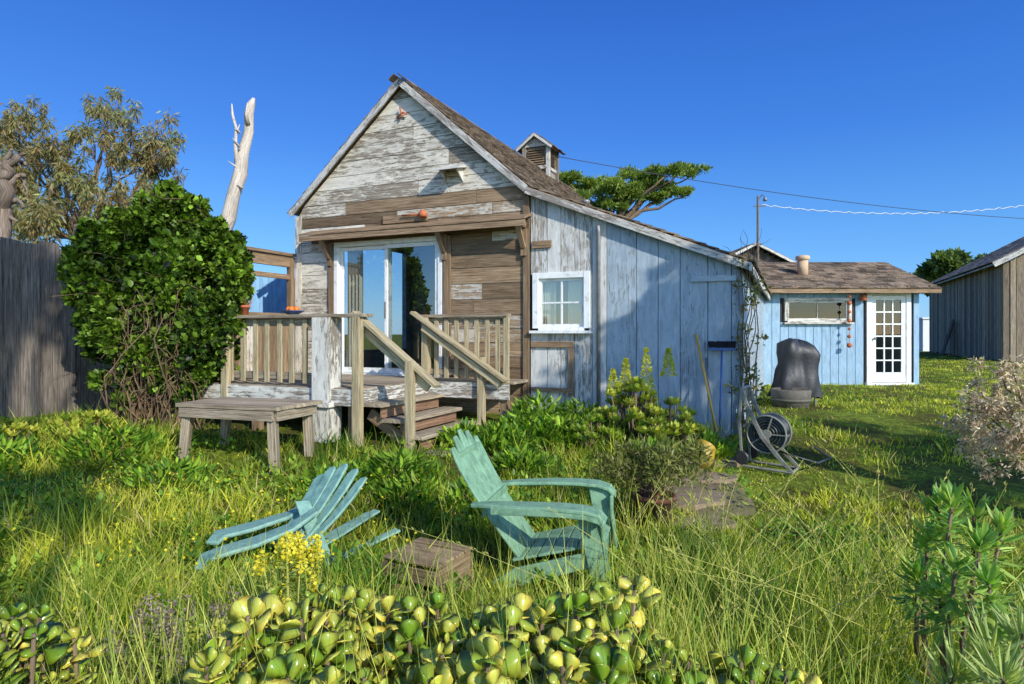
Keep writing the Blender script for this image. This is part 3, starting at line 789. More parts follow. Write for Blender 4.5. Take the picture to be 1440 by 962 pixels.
mb = MB(); mb.box(B_(5, -.5, 7.5)+sd3*3.1+ed*8.2, sd3, ed, n3, (3.1, 8.2, .03)); mb.box(B_(5, -.53, 7.48)+sd3*3.1, sd3, n3, ed, (3.1, .1, .02)); mb.build("roof_deck", M_postwhite, barn)
mb = MB()
for i in range(9):
    a = B_(-.9+.05*i, 7+.25*i, .5); mb.beam(a, a+Vector((.75, .2, 1.7+.3*R.random())), .15, .03)
mb.build("lumber_stack", M_grey, label="grey planks leaning against the barn wall", cat="lumber")
mb = MB(); mb.bx(27.6, 29.2, 43, 46, .4, 2.6); mb.bx(27.5, 29.3, 42.9, 46.1, 2.6, 2.72); mb.build("outbuilding", M_carwhite, label="pale far-off outbuilding between shed and barn", cat="outbuilding", bevel=.03)
out = top("neighbouring_barn", "dark shingled gabled building behind the shed", "barn", (9.5, 25, .45))
mb = MB(); cx, cy = 9.05, 24.0; ZR = 5.0
for k in range(20):
    x = cx-2.0+.2*k; zt = ZR-.1-abs(x+.1-cx)*.5; mb.bx(x+.005, x+.195, cy, cy+.03, .4, zt)
mb.bx(cx-1.95, cx-1.9, cy+.04, cy+5, .4, 3.9); mb.bx(cx+1.9, cx+1.95, cy+.04, cy+5, .4, 3.9); mb.bx(cx-1.9, cx+1.9, cy+5, cy+5.05, .4, 3.9)
mb.build("wall", M_grey, out)
mb = MB(); mb2 = MB()
for sx in (-1, 1):
    d3 = Vector((sx, 0, -.5)).normalized(); n_ = Vector((sx*.5, 0, 1)).normalized(); shingles(mb, (cx, cy-.3, ZR), (0,1,0), d3, 5.6, 2.4, n_, row=.2, w=(.2, .4))
    mb.box(Vector((cx, cy+2.4, ZR-.03))+d3*1.2, d3, (0,1,0), n_, (1.2, 2.7, .02)); mb2.box(Vector((cx, cy-.32, ZR-.05))+d3*1.2, d3, n_, (0,1,0), (1.2, .045, .015))
mb.build("roof", M_shingle, out); mb2.each("barge_board", M_trimwhite, out)

pole = top("utility_pole", "slim mast with lamp arm behind the sheds", "utility pole", (8.5, 22, .45))
mb = MB(); mb.tube([(8.45, 22, .4), (8.45, 22, 6.35)], [.055, .035], 10); mb.beam((8.3, 22, 6.0), (8.7, 22, 6.0), .03, .03); mb.tube([(8.45, 22, 6.2), (8.6, 22, 6.4), (8.7, 22, 6.3)], .018, 6); mb.build("mast", M_bark, pole)
mb = MB(); mb.lathe((8.7, 22, 6.18), [(0, .14), (.06, .1), (.07, 0), (0, 0)], 10); mb.build("lamp", M_metal, pole, smooth=True)
def wire(a, b, sag, r, name, mat, label, twist=False):
    mb = MB(); pts = []; a = Vector(a); b = Vector(b); n = 80 if twist else 30
    for i in range(n+1):
        t = i/n; p = a.lerp(b, t); p.z -= sag*4*t*(1-t)
        if twist: p.z += .03*math.sin(i*2.4)
        pts.append(p)
    mb.tube(pts, r, 5); return mb.build(name, mat, smooth=True, label=label, cat="cable")
wire(W(778, 219, 15.6), W(1560, 312, 24), .35, .010, "power_cable", M_wire, "thin dark cable running across the sky to the cupola")
wire(W(1070, 288, 22), W(1560, 268, 24), .55, .016, "power_cable", M_wirewhite, "pale twisted service cable hanging from the pole", True)

# ------------------------------------------------------------------ chairs
def chair(name, loc, fwd, mat, label):
    f = Vector(fwd).normalized(); l = ez.cross(f)
    e = top(name, label, "chair", loc, group="garden lounge chairs")
    def T(x, y, z): return Vector(loc)+f*x+l*y+ez*z
    mb = MB()
    for i in range(5):
        yb = (i-2)*.100; yt = (i-2)*.128; tp = 1.0-.035*abs(i-2)**1.6
        pts = []; wd = []
        for k in range(11):
            t = k/10*tp; pts.append(T(-.10-.48*t-.04*math.sin(t*3), yb+(yt-yb)*t, .20+.77*t)); wd.append((.095+.028*t)*(1 if k < 9 else (.85 if k < 10 else .45)))
        mb.ribbon(pts, wd, .018, side=l)
    mb.build("backrest", mat, e, bevel=.006)
    mb = MB(); mb.beam(T(-.32, -.3, .5), T(-.32, .3, .5), .02, .08); mb.beam(T(-.51, -.24, .82), T(-.51, .24, .82), .02, .06); mb.each("back_brace", mat, e, bevel=.005)
    mb = MB()
    for i in range(7):
        t = i/6; x = -.1+.5*t; z = .20+.13*t-(.03 if i == 6 else 0); mb.box(T(x, 0, z), f+ez*(.26 if i < 6 else -.7), l, (-f*.26+ez) if i < 6 else (f*.7+ez), (.039, .27, .009))
    mb.box(T(.415, 0, .23), ez, l, f, (.055, .27, .01))
    mb.build("seat", mat, e, bevel=.005)
    for sy in (-1, 1):
        mb = MB()
        pts = [(-.40, .29, .535), (-.25, .32, .55), (0, .345, .565), (.2, .35, .57), (.34, .35, .565), (.42, .345, .545), (.46, .34, .50)]
        mb.ribbon([T(x, sy*y, z) for x, y, z in pts], [.07, .11, .14, .155, .155, .15, .13], .024, side=l)
        mb.ribbon([T(x, sy*(y+.066), z-.02) for x, y, z in pts[1:]], .05, .014, side=ez)
        mb.build("armrest", mat, e, bevel=.006)
    for sy in (-1, 1):
        mb = MB(); mb.ribbon([T(.36, sy*.32, .55), T(.37, sy*.31, .4), T(.42, sy*.31, .15), T(.45, sy*.31, -.02)], [.17, .13, .11, .09], .024, side=f)
        mb.ribbon([T(.44, sy*.30, .51), T(.44, sy*.29, .4), T(.475, sy*.29, .15), T(.49, sy*.29, -.02)], [.12, .08, .06, .05], .02, side=l)
        mb.build("leg", mat, e, bevel=.006)
        mb = MB(); mb.ribbon([T(.38, sy*.285, .25), T(.1, sy*.285, .16), T(-.12, sy*.285, .09), T(-.28, sy*.285, -.02)], [.1, .11, .12, .12], .024, side=ez)
        mb.build("leg", mat, e, bevel=.006)
    return e
chair("lounge_chair", (.20, 4.30, -.03), (.97, -.24, 0), M_teal, "faded green plastic garden chair standing upright in the grass")
bc = top("lounge_chair", "collapsed blue-green plastic garden chair lying broken in grass", "chair", (-1.55, 4.5, 0), group="garden lounge chairs")
mb = MB(); mb.ribbon([W(280, 802, 4.1), W(288, 785, 4.15), W(315, 775, 4.2), W(360, 762, 4.3), W(410, 742, 4.4), W(445, 718, 4.5)], [.08, .15, .18, .18, .15, .1], .03); mb.build("armrest", M_teal2, bc, bevel=.01)
mb = MB(); mb.ribbon([W(298, 765, 4.4), W(310, 752, 4.5), W(350, 742, 4.6), W(405, 725, 4.7), W(440, 705, 4.75)], [.09, .16, .18, .15, .1], .03); mb.build("armrest", M_teal2, bc, bevel=.01)
mb = MB()
for (a, b) in (((388, 768, 4.50), (452, 668, 4.84)), ((397, 770, 4.46), (468, 657, 4.80)), ((406, 772, 4.42), (485, 653, 4.75)), ((416, 772, 4.38), (500, 660, 4.70)), ((426, 772, 4.34), (512, 672, 4.65))):
    A, Bq = W(*a), W(*b)
    mb.ribbon([A, A.lerp(Bq, .25)-ez*.02, A.lerp(Bq, .5)-ez*.03, A.lerp(Bq, .75)-ez*.02, A.lerp(Bq, .95), Bq], [.075, .085, .098, .108, .10, .05], .02, side=(.85, -.42, .32))
mb.build("backrest", M_teal2, bc, bevel=.006)
mb = MB(); mb.ribbon([W(425, 705, 4.6), W(442, 750, 4.45), W(465, 800, 4.3)], [.1, .11, .08], .026, side=(1,.2,0)); mb.build("leg", M_teal2, bc, bevel=.006)
mb = MB()
for a, b in (((440, 775, 4.6), (530, 718, 5.1)), ((462, 792, 4.4), (560, 745, 4.75)), ((450, 760, 4.75), (520, 722, 5.15))):
    mb.ribbon([W(*a), W(*a).lerp(W(*b), .5), W(*b)], .075, .018)
mb.build("seat", M_teal2, bc, bevel=.005)

cr = top("wooden_crate", "small weathered wooden crate turned upside down in grass", "crate", (-.5, 3.95, 0))
f = Vector((.85, -.45, 0)).normalized(); l = ez.cross(f); cc = Vector((-.52, 3.98, -.02))
mb = MB()
for i in range(4): mb.box(cc+l*(-.15+.10*i)+ez*.265+ez*R.uniform(-.003, .003), f, l, ez, (.205+R.uniform(-.01, .01), .043, .008))
for s in (-1, 1):
    for k in range(2): mb.box(cc+l*s*.192+ez*(.07+.12*k), f, l, ez, (.205, .008, .045))
mb.build("slats", M_crate, cr, bevel=.003)
mb = MB()
for s in (-1, 1): mb.box(cc+f*s*.188+ez*.13, f, l, ez, (.01, .18, .125))
mb.each("end_board", M_crate, cr, bevel=.003)

bn = top("wooden_bench", "low rough weathered wooden work table beside the deck", "table", (-2.9, 6.8, .25))
A = Vector((-3.62, 6.85, 0)); f = Vector((1.28, -.42, 0)).normalized(); l = ez.cross(f)
mb = MB()
for i in range(5): mb.box(A+f*.66+l*(.08+.15*i)+ez*(.84+.004*R.random()), f, l, ez, (.66+R.uniform(-.03, .03), .072, .02))
mb.build("tabletop", M_deck, bn, bevel=.004)
mb = MB(); mb.box(A+f*.66+l*.02+ez*.765, f, l, ez, (.60, .018, .05)); mb.box(A+f*.66+l*.72+ez*.765, f, l, ez, (.60, .018, .05))
for s in (.04, 1.28): mb.box(A+f*s+l*.37+ez*.765, l, f, ez, (.33, .018, .05))
mb.each("apron", M_deck, bn, bevel=.004)
for s, t in ((.12, .08), (1.2, .08), (.12, .66), (1.2, .66)):
    mb = MB(); mb.beam(A+f*s+l*t+ez*.8, A+f*(s+(-.06 if s < 1 else .06))+l*(t-.03)+ez*.12, .09, .09); mb.build("leg", M_deck, bn, bevel=.005)

fp = top("flowerpot", "terracotta flowerpot with small seedlings on the railing", "flowerpot", H(-1.62, -2.21, 1.84))
mb = MB(); q = H(-1.62, -2.21, 1.841); mb.lathe(q, [(0, 0), (.045, 0), (.06, .1), (.07, .1), (.07, .13), (.06, .13), (.055, .11), (0, .11)], 18); mb.build("pot", M_terra, fp, smooth=True)
n = 60; d = N.normal(size=(n, 3)); d[:, 2] = np.abs(d[:, 2])+1.2
inst("seedlings", *LEAF, scaleM(frames(d), .02, .02, .14*N.uniform(.5, 1.3, n)), np.array(q)+np.c_[N.normal(size=(n, 2))*.02, np.full(n, .1)], colmix(c(96,110,40), c(170,70,40), N.random(n)), L, fp)
bw = top("fruit_bowl", "blue bowl holding oranges on the railing", "bowl", H(-.95, -2.21, 1.84))
mb = MB(); q = H(-.82, -2.21, 1.841); mb.lathe(q, [(0, 0), (.06, 0), (.14, .045), (.145, .05), (.13, .045), (.05, .015), (0, .015)], 22); mb.build("bowl", M_bluebowl, bw, smooth=True)
for a in ((-.05, 0), (.04, .03), (.0, -.05), (.06, -.04)):
    mb = MB(); mb.lathe(q+Vector((a[0], a[1], .03)), [(0, 0)]+[(.036*math.sin(t), .036-.036*math.cos(t)) for t in np.linspace(.4, 2.8, 7)]+[(0, .072)], 12)
    mb.build("orange", M_orange, bw, smooth=True)

bbq = top("covered_barbecue", "barbecue under a crumpled black vinyl cover by the corner", "barbecue", (4.75, 10.6, .45))
mb = MB(); cx, cy = 4.72, 10.6; n = 56
prof = [(.36, .56), (.35, .66), (.34, .78), (.325, .9), (.31, 1.0), (.30, 1.1), (.31, 1.18), (.32, 1.26), (.30, 1.36), (.24, 1.44), (.13, 1.49), (0.001, 1.50)]
for j, (r, z_) in enumerate(prof):
    for k in range(n):
        a = 2*math.pi*k/n; ca, sa = math.cos(a), math.sin(a)
        fold = .05*math.sin(a*6+j*.25)+.045*math.sin(a*11+1+j*.5)+.24*noise.noise(Vector((ca*2.2, sa*2.2, z_*3)))
        rr = r*(1+fold*(1.2-j/14)); se = (abs(ca)**4+abs(sa)**4)**-.25
        mb.V.append(Vector((cx+rr*ca*se+.05*(z_-1), cy+rr*.75*sa*se, z_+.06*noise.noise(Vector((ca*2, sa*2, j*.4)))+(.12*ca*-1 if j > 7 else 0)*(r/.35))))
for j in range(len(prof)-1):
    for k in range(n):
        k2 = (k+1) % n; mb.F.append([j*n+k, j*n+k2, (j+1)*n+k2, (j+1)*n+k]); mb.U.append([(0,0)]*4)
mb.build("cover", M_black, bbq, smooth=True)
for a in ((-.22, -.18), (.22, -.18), (-.22, .18), (.22, .18)):
    mb = MB(); mb.tube([(cx+a[0], cy+a[1], .4), (cx+a[0], cy+a[1], .7)], .02, 6); mb.build("leg", M_metal, bbq)
mb = MB(); mb.lathe((4.4, 10.1, .42), [(0, 0), (.25, 0), (.29, .2), (.30, .30), (.28, .32), (.26, .27), (0, .25)], 26); mb.lathe((4.4, 10.1, .55), [(.284, 0), (.297, .0), (.302, .04), (.292, .04)], 26)
mb.build("half_barrel", M_tub, smooth=True, label="grey weathered half barrel planter beside the barbecue", cat="barrel")

hr = top("hose_reel", "grey plastic garden hose reel cart with coiled hose", "hose reel", (2.75, 6.6, .3))
c0 = Vector((2.66, 6.62, .58)); fw = Vector((.82, -.57, 0)).normalized(); axd = ez.cross(fw)
mb = MB()
for s in (-.15, .15):
    o = c0+axd*s
    mb.ribbon([o-fw*.24+ez*.46, o-fw*.19+ez*.30, o-fw*.04-ez*.02, o+fw*.14-ez*.24, o+fw*.26-ez*.36], [.032, .04, .045, .04, .03], .022, side=axd.cross(fw-ez).normalized()); mb.ribbon([o-fw*.24+ez*.44, o-fw*.26+ez*.1, o-fw*.23-ez*.34], .028, .022, side=fw)
    mb.tube([o-fw*.23-ez*.34, o+fw*.26-ez*.36], .014, 8)
mb.tube([c0-fw*.24+ez*.46-axd*.16, c0-fw*.24+ez*.46+axd*.16], .018, 8); mb.tube([c0+fw*.25-ez*.36-axd*.16, c0+fw*.25-ez*.36+axd*.16], .014, 8)
mb.build("frame", M_reel, hr, smooth=False, bevel=.004)
mb = MB()
for s in (-.12, .12):
    o = c0+axd*s; mb.tube([o+(fw*math.cos(t)+ez*math.sin(t))*.19 for t in np.linspace(0, 2*math.pi, 29)], .010, 6)
    for k in range(5):
        t = k*2*math.pi/5; mb.beam(o, o+(fw*math.cos(t)+ez*math.sin(t))*.185, .018, .012)
mb.tube([c0-axd*.15, c0+axd*.15], .05, 12)
mb.build("drum", M_reel, hr)
mb = MB()
for k in range(9):
    o = c0+axd*(-.10+.025*k)
    for rr in (.07, .10, .13, .155, .17): mb.tube([o+(fw*math.cos(t)+ez*math.sin(t))*(rr+.006*(k % 2)) for t in np.linspace(0, 2*math.pi, 25)], .014, 6)
mb.tube([c0-ez*.16+axd*.05, c0+fw*.26-ez*.22, c0+fw*.44-ez*.28+axd*.1, c0+fw*.5-ez*.29+axd*.5, c0+fw*.25-ez*.26+axd*1.0], .013, 6)
mb.build("hose", M_hose, hr, smooth=True)
for s in (-.20, .20):
    mb = MB(); mb.lathe(c0-fw*.22-ez*.25+axd*(s-.02), [(0, 0), (.06, 0), (.07, .01), (.07, .03), (.06, .04), (0, .04)], 20, axis=axd); mb.build("wheel", M_black, hr)

br = top("push_broom", "push broom standing upside down against the blue wall", "broom", H(4.0, -.4, .3))
mb = MB(); mb.tube([H(4.04, -.42, .35), H(4.04, -.14, 1.42)], .013, 8); mb.build("handle", M_bhandle, br, smooth=True)
mb = MB(); mb.box(H(4.04, -.13, 1.42), ex, ed, ez, (.15, .03, .018)); mb.build("head", M_bhandle, br)
mb = MB()
for k in range(140):
    s = 4.04+R.uniform(-.145, .145); o = -.13+R.uniform(-.028, .028); mb.beam(H(s, o, 1.43), H(s+(s-4.04)*.12, o-.01, 1.50+R.uniform(0, .015)), .014, .014)
mb.build("bristles", M_brush, br)
hoe = top("garden_hoe", "long yellow-handled hoe leaning on the blue wall", "hoe", H(3.8, -.4, .3))
mb = MB(); mb.tube([H(4.02, -.5, .42), H(3.72, -.06, 1.6)], .016, 8); mb.build("handle", M_yhandle, hoe, smooth=True)
mb = MB(); mb.box(H(4.03, -.54, .40), ex, ed, ez, (.08, .005, .06)); mb.build("blade", M_metal, hoe)
hoe = top("garden_rake", "thin metal-handled garden rake leaning on the wall", "rake", H(3.8, -.4, .3))
mb = MB(); mb.tube([H(4.0, -.5, .4), H(3.84, -.06, 1.3)], .011, 8); mb.build("handle", M_metal, hoe, smooth=True)
mb = MB(); mb.beam(H(3.85, -.52, .42), H(4.15, -.52, .42), .02, .02)
for k in range(9): mb.beam(H(3.87+.033*k, -.52, .41), H(3.87+.033*k, -.54, .33), .006, .006)
mb.build("tines", M_metal, hoe)
mb = MB(); mb.lathe((1.82, 6.32, .31), [(0, 0), (.06, .0), (.105, .03), (.125, .08), (.13, .13), (.115, .185), (.10, .21), (.11, .23), (.10, .24), (.09, .20), (0, .17)], 26, axis=(.55,.45,.75)); mb.build("yellow_pot", M_yellow, smooth=True, label="rounded dirty yellow pot half sunk in the grass", cat="pot")

# ------------------------------------------------------------------ foliage machinery
def clumps(cs, per, leaf, mats, ca, cb, shell=.6, droop=0., aspect=.5, tmpl=LEAF, name="crown", parent=None, up=0.3, var=.2, tbias=0., **kw):
    P = []; D = []; T = []
    for (cx, cy, cz, rx, ry, rz, *k) in cs:
        n = max(3, int(per*(k[0] if k else 1)))
        d = N.normal(size=(n, 3)); d /= np.linalg.norm(d, axis=1)[:, None]
        r = shell+(1-shell)*N.random(n)**.7
        wob = 1+.3*np.sin(d[:, 0]*5+cx*3)*np.cos(d[:, 1]*6+cy*3)+.22*np.sin(d[:, 2]*9+cz)
        p = d*(r*wob)[:, None]*np.array([rx, ry, rz])+np.array([cx, cy, cz])
        P.append(p); dd = d*1.0+N.normal(size=(n, 3))*.7; dd[:, 2] += up-droop*2; D.append(dd)
        T.append(.5+.35*N.normal(size=n)*.6+.15*d[:, 2]+N.uniform(-.25, .25)+tbias)
    P = np.concatenate(P); D = np.concatenate(D); T = np.concatenate(T); n = len(P)
    s = leaf*N.uniform(.6, 1.35, n)
    M = scaleM(frames(D), s*aspect, s*.6, s)
    return inst(name, tmpl[0], tmpl[1], M, P, colmix(ca, cb, T, var), mats, parent, **kw)
def branch(mb, a, b, r0, r1, n=7, wig=.15, seg=8):
    a = Vector(a); b = Vector(b); L_ = (b-a).length; pts = []; rad = []
    o = Vector((R.random()*9, R.random()*9, R.random()*9))
    for i in range(seg+1):
        t = i/seg; p = a.lerp(b, t)+noise.noise_vector(o+Vector((t*2.5, 0, 0)))*wig*L_*math.sin(math.pi*t)**.8*.6 if 0 < i < seg else a.lerp(b, t)
        p.z += math.sin(t*math.pi)*L_*.06
        pts.append(p); rad.append(r0+(r1-r0)*t)
    mb.tube(pts, rad, n); return pts

eu = top("eucalyptus_tree", "tall sparse eucalyptus with drooping olive and brown leaves", "tree", (-13.2, 20, .4))
spots = [(15,195,1.0),(45,235,1.1),(20,270,1),(75,262,.9),(62,190,.7),(95,300,1),(130,205,.6),(150,145,.6),(158,172,.6),(192,180,.9),(218,195,.8),(222,235,.7),(190,235,.8),(165,275,.9),(50,305,1),(125,320,.9),(190,305,.8),(120,262,.7),(10,320,1),(210,270,.6),(85,218,.6),(25,165,.6),(-30,220,1.2),(-40,280,1.2),(160,215,.5),(35,155,.5),(70,330,1),(150,330,.9),(30,215,.9),(100,240,.6),(228,215,.5)]
mb = MB(); base = Vector((-13.4, 20.5, .3)); crotch = W(120, 345, 20.3)
branch(mb, base, crotch, .35, .24, wig=.05)
cs = []
for i, (u, v, k) in enumerate(spots):
    p = W(u, v, 20+R.uniform(-1.3, 1.3)); mid = crotch.lerp(p, .45)+Vector((R.uniform(-.5, .5), 0, R.uniform(-.5, .1)))
    branch(mb, crotch, mid, .09, .05, n=6); pts = branch(mb, mid, p, .05, .012, n=5, wig=.3)
    for j in range(5): q = p+Vector((R.uniform(-.8, .8), R.uniform(-.6, .6), R.uniform(-.6, .5)))*k; branch(mb, pts[-3], q, .02, .006, n=4, seg=4)
    for j in range(10):
        q = p+Vector((R.uniform(-.9, .9), R.uniform(-.8, .8), R.uniform(-.75, .65)))*k
        cs.append((q.x, q.y, q.z, .22*k, .22*k, .42*k, k))
mb.build("trunk", M_bark, eu, smooth=True)
clumps(cs, 110, .2, L, c(140,114,74), c(134,142,88), shell=.05, droop=.9, aspect=.2, parent=eu, var=.3)

dt = top("dead_tree", "bare bleached dead tree trunk with broken forked top", "tree", (-6.3, 14, .4))
mb = MB()
mb.tube([(-6.6, 14, .2), W(308, 335, 14), W(322, 305, 14.05), W(328, 275, 14), W(338, 245, 13.95), W(342, 215, 14.1), W(350, 185, 14.1), W(350, 160, 14.1), W(353, 147, 14.1), W(357, 138, 14.1)], [.26, .20, .16, .14, .15, .125, .105, .10, .09, .03], 12)
mb.tube([W(334, 240, 14), W(331, 205, 13.9), W(332, 180, 13.9), W(327, 162, 13.9), W(326, 146, 13.9)], [.06, .04, .032, .03, .012], 8)
mb.tube([W(332, 190, 13.9), W(337, 175, 13.9)], [.025, .008], 6); mb.tube([W(349, 175, 14), W(346, 160, 13.9), W(348, 145, 13.9)], [.05, .03, .01], 7)
for k in range(4): p = W(335+R.uniform(-3, 8), 200+R.uniform(-30, 80), 13.9); mb.tube([p, p+Vector((R.uniform(-.25, .25), -.1, R.uniform(.05, .2)))], [.03, .006], 6)
mb.build("trunk", M_dead, dt, smooth=True)
sn = top("gnarled_snag", "dark gnarled dead tree stub rising above the fence", "tree", (-7.9, 10.5, .3))
mb = MB(); branch(mb, (-8.5, 10.4, .2), W(2, 290, 10.4), .20, .14, wig=.1, n=10)
for (a, b, r0, r1, wg) in (((2,295),(10,240),.13,.09,.5), ((5,250),(26,218),.09,.05,.6), ((8,245),(-20,215),.09,.05,.6), ((8,262),(34,248),.06,.03,.8), ((4,280),(34,292),.05,.02,.9), ((20,225),(36,232),.04,.02,.6), ((6,300),(24,312),.05,.02,.8), ((30,250),(38,275),.03,.012,.8), ((12,240),(16,210),.05,.02,.6), ((22,232),(34,214),.03,.012,.7)):
    branch(mb, W(*a, 10.4), W(*b, 10.3+R.uniform(-.1, .1)), r0, r1, n=9, wig=wg)
mb.build("trunk", M_snag, sn, smooth=True)

cy_ = top("cypress_tree", "flat-topped windswept cypress behind the cottage", "tree", (5.6, 32, .45))
mb = MB(); cr0 = W(868, 318, 32)
branch(mb, (5.6, 32, .3), cr0, .4, .3, wig=.04)
spots = [(800,252,1),(812,264,1),(798,275,1),(832,260,.9),(826,280,1),(850,272,1),(866,256,1),(880,264,1),(893,248,1.1),(915,247,1.1),(935,242,1),(955,239,1),(972,243,.8),(905,262,1),(925,266,1),(945,272,.8),(962,272,.6),(845,290,.8),(815,290,.9),(790,264,.8),(862,282,.9),(885,276,.9),(905,276,.8),(925,280,.6),(872,292,.6)]
cs = []
for (u, v, k) in spots:
    p = W(u, v, 32+R.uniform(-1.4, 1.4)); branch(mb, cr0, p-ez*.2, .12, .03, n=6, wig=.2)
    for j in range(5): q = p+Vector((R.uniform(-.6, .6), R.uniform(-.7, .7), R.uniform(-.16, .18)))*k; cs.append((q.x, q.y, q.z, .4*k, .45*k, .15*k, k))
mb.build("trunk", M_bark, cy_, smooth=True)
clumps(cs, 260, .2, L, c(66,94,38), c(148,166,68), shell=.3, aspect=.3, parent=cy_, up=.9)

def roundtree(name, label, pos, spots, per, leaf, ca, cb, aspect=.6, **kw):
    e = top(name, label, "tree", pos, group=kw.get('group')); mb = MB(); pos = Vector(pos); cs = []
    cen = sum((Vector(s[:3]) for s in spots), Vector())/len(spots); fork = pos.lerp(cen, .6)
    branch(mb, pos, fork, .04*(cen.z), .025*cen.z, wig=.06)
    for s in spots:
        p = Vector(s[:3]); branch(mb, fork, p, .010*cen.z, .025, n=5)
        for j in range(4):
            q = p+Vector((R.uniform(-1, 1), R.uniform(-1, 1), R.uniform(-.7, .7)))*s[3]*.6; cs.append((q.x, q.y, q.z, s[3]*.5, s[3]*.5, s[3]*.38))
    mb.build("trunk", M_bark, e, smooth=True)
    clumps(cs, per, leaf, L, ca, cb, shell=.35, aspect=aspect, parent=e, up=.3)
    return e
for (u0, v0, w_, Y) in ((1345, 370, 42, 70), (1310, 392, 26, 85), (1385, 385, 40, 78), (1225, 392, 30, 90), (1275, 398, 26, 95)):
    sp = []
    for k in range(7):
        p = W(u0+R.uniform(-1, 1)*w_*.7, v0+R.uniform(-.2, 1)*w_*.5, Y+R.uniform(-3, 3)); sp.append((p.x, p.y, p.z, w_*.45/900*Y))
    p = W(u0, 478, Y)
    roundtree("oak_tree", "distant rounded oak tree beyond the barn", (p.x, p.y, .3), sp, 200, .75, c(70,92,48), c(122,140,76), group="distant oak trees beyond the sheds")

# shade trees standing behind the photographer (their shadows dapple the wall, fence and lawn)
def shade(base, cen, r, nb, per, kk=.42, leaf=.14, flat=.7):
    sp = []
    for k in range(nb):
        d = Vector((R.gauss(0, 1), R.gauss(0, 1), R.gauss(0, flat))); d = d.normalized()*R.uniform(.15, 1)*r; sp.append((cen[0]+d.x, cen[1]+d.y, cen[2]+d.z, r*kk))
    roundtree("shade_tree", "broad leafy tree standing at the edge of the yard", base, sp, per, leaf, c(58,80,38), c(104,126,60), group="shade trees beside the yard")
S = Vector((.574*math.cos(math.radians(30)), -.819*math.cos(math.radians(30)), math.sin(math.radians(30))))
def castpos(p, t): return Vector(p)+S*t
q = castpos((2.05, 8.2, 1.4), 9); shade((q.x+1.2, q.y-1, 0), q, 1.35, 30, 9, .26, .24)
q = castpos((-7.0, 8.9, 1.9), 19); shade((q.x-.5, q.y-1, 0), q, 1.6, 18, 60, .36)
q = castpos((4.9, 6.4, .3), 17); shade((q.x+.5, q.y-1, 0), q, 1.5, 14, 30, .24, .2)
q = castpos((-4.6, 6.0, .2), 20); shade((q.x+.5, q.y-1.5, 0), q, 1.1, 9, 34, .26, .2)

vn = top("climbing_vine", "dense dark green climbing vine heaped over the fence corner", "vine", (-4.5, 8.5, .35))
cs = []
for (u, v, r) in ((172,375,.22),(190,345,.22),(212,318,.20),(234,298,.17),(258,312,.24),(283,345,.28),(298,395,.30),(304,440,.28),(258,365,.34),(224,395,.34),(188,420,.28),(158,405,.20),(288,480,.30),(294,515,.25),(262,440,.36),(148,445,.16),(160,470,.14),(225,276,.08),(266,285,.08),(118,400,.09),(325,372,.11),(152,345,.08),(200,296,.06),(328,420,.10),(128,440,.10),(135,495,.11),(140,535,.10),(300,550,.16),(285,575,.13),(333,455,.08),(320,495,.11),(308,330,.09),(210,445,.20),(235,480,.16),(250,520,.14),(200,520,.10),(245,420,.2),(200,500,.10),(260,560,.1),(175,560,.1)):
    p = W(u, v, 8.5+R.uniform(-.35, .35)); cs.append((p.x, p.y, p.z, r, r*1.05, r*1.05, (r/.42)**1.5))
for k in range(120):
    a = R.random()*6.28; rad_ = R.uniform(.72, 1.12); u = 224+(104+18*math.sin(a*3))*math.cos(a)*rad_; v = 405-(122+16*math.sin(a*5+1))*math.sin(a)*rad_
    p = W(u, v, 8.35+R.uniform(-.25, .3)); r = R.uniform(.035, .085)
    for j in range(3): cs.append((p.x+.06*j*R.uniform(-1, 1), p.y, p.z-.09*j, r, r, r, (r/.42)**1.25))
clumps(cs, 1700, .082, L, c(34,58,18), c(124,154,46), shell=.5, aspect=.72, tmpl=LEAF6, parent=vn, name="leaves", var=.5, up=.1)
mb = MB()
for k in range(170):
    a = W(R.uniform(150, 290), R.uniform(575, 610), 8.35+R.uniform(-.35, .3)); a.z = gz(a.x, a.y); b = W(R.uniform(150, 280), R.uniform(400, 520), 8.3+R.uniform(-.3, .4)); branch(mb, a, b, R.uniform(.004, .012), .004, n=4, wig=.5, seg=7)
for k in range(60):
    a = W(R.uniform(140, 300), R.uniform(430, 590), 8.1+R.uniform(-.1, .2)); b = a+Vector((R.gauss(0, .3), R.gauss(0, .2), R.gauss(-.1, .25))); branch(mb, a, b, .004, .003, n=4, wig=.4, seg=5)
for k in range(60):
    a = W(R.uniform(150, 310), R.uniform(290, 450), 8.4); b = a+Vector((R.gauss(0, .35), R.gauss(0, .2)-.2, R.gauss(.1, .3))); branch(mb, a, b, .005, .003, n=4, wig=.3, seg=4)
mb.build("stems", M_vinestem, vn)
v2 = top("corner_vine", "thin straggly vine climbing the lean-to corner", "vine", H(4.4, -.05, .3))
cs = []; mb = MB()
for k in range(18):
    zz = .5+k*.11; q = H(4.33+R.uniform(-.14, .16), -.1+R.uniform(-.1, .12), zz+R.uniform(-.1, .1)); cs.append((q.x, q.y, q.z, .08, .08, .08, 1))
for k in range(9): branch(mb, H(4.38+R.uniform(-.12, .12), -.1, .3), H(4.36+R.uniform(-.15, .15), -.08, 2.3+R.uniform(0, .4)), .010, .004, n=5, wig=.16, seg=12)
for k in range(12):
    b = H(4.35+R.uniform(-.35, .25), R.uniform(-.2, .3), 2.6+R.uniform(-.1, .3)); branch(mb, H(4.35, 0, 2.4), b, .005, .002, n=4, wig=.4)
mb.build("stems", M_bark, v2)
clumps(cs, 34, .055, L, c(96,104,48), c(158,144,74), shell=.1, aspect=.6, parent=v2, name="leaves")

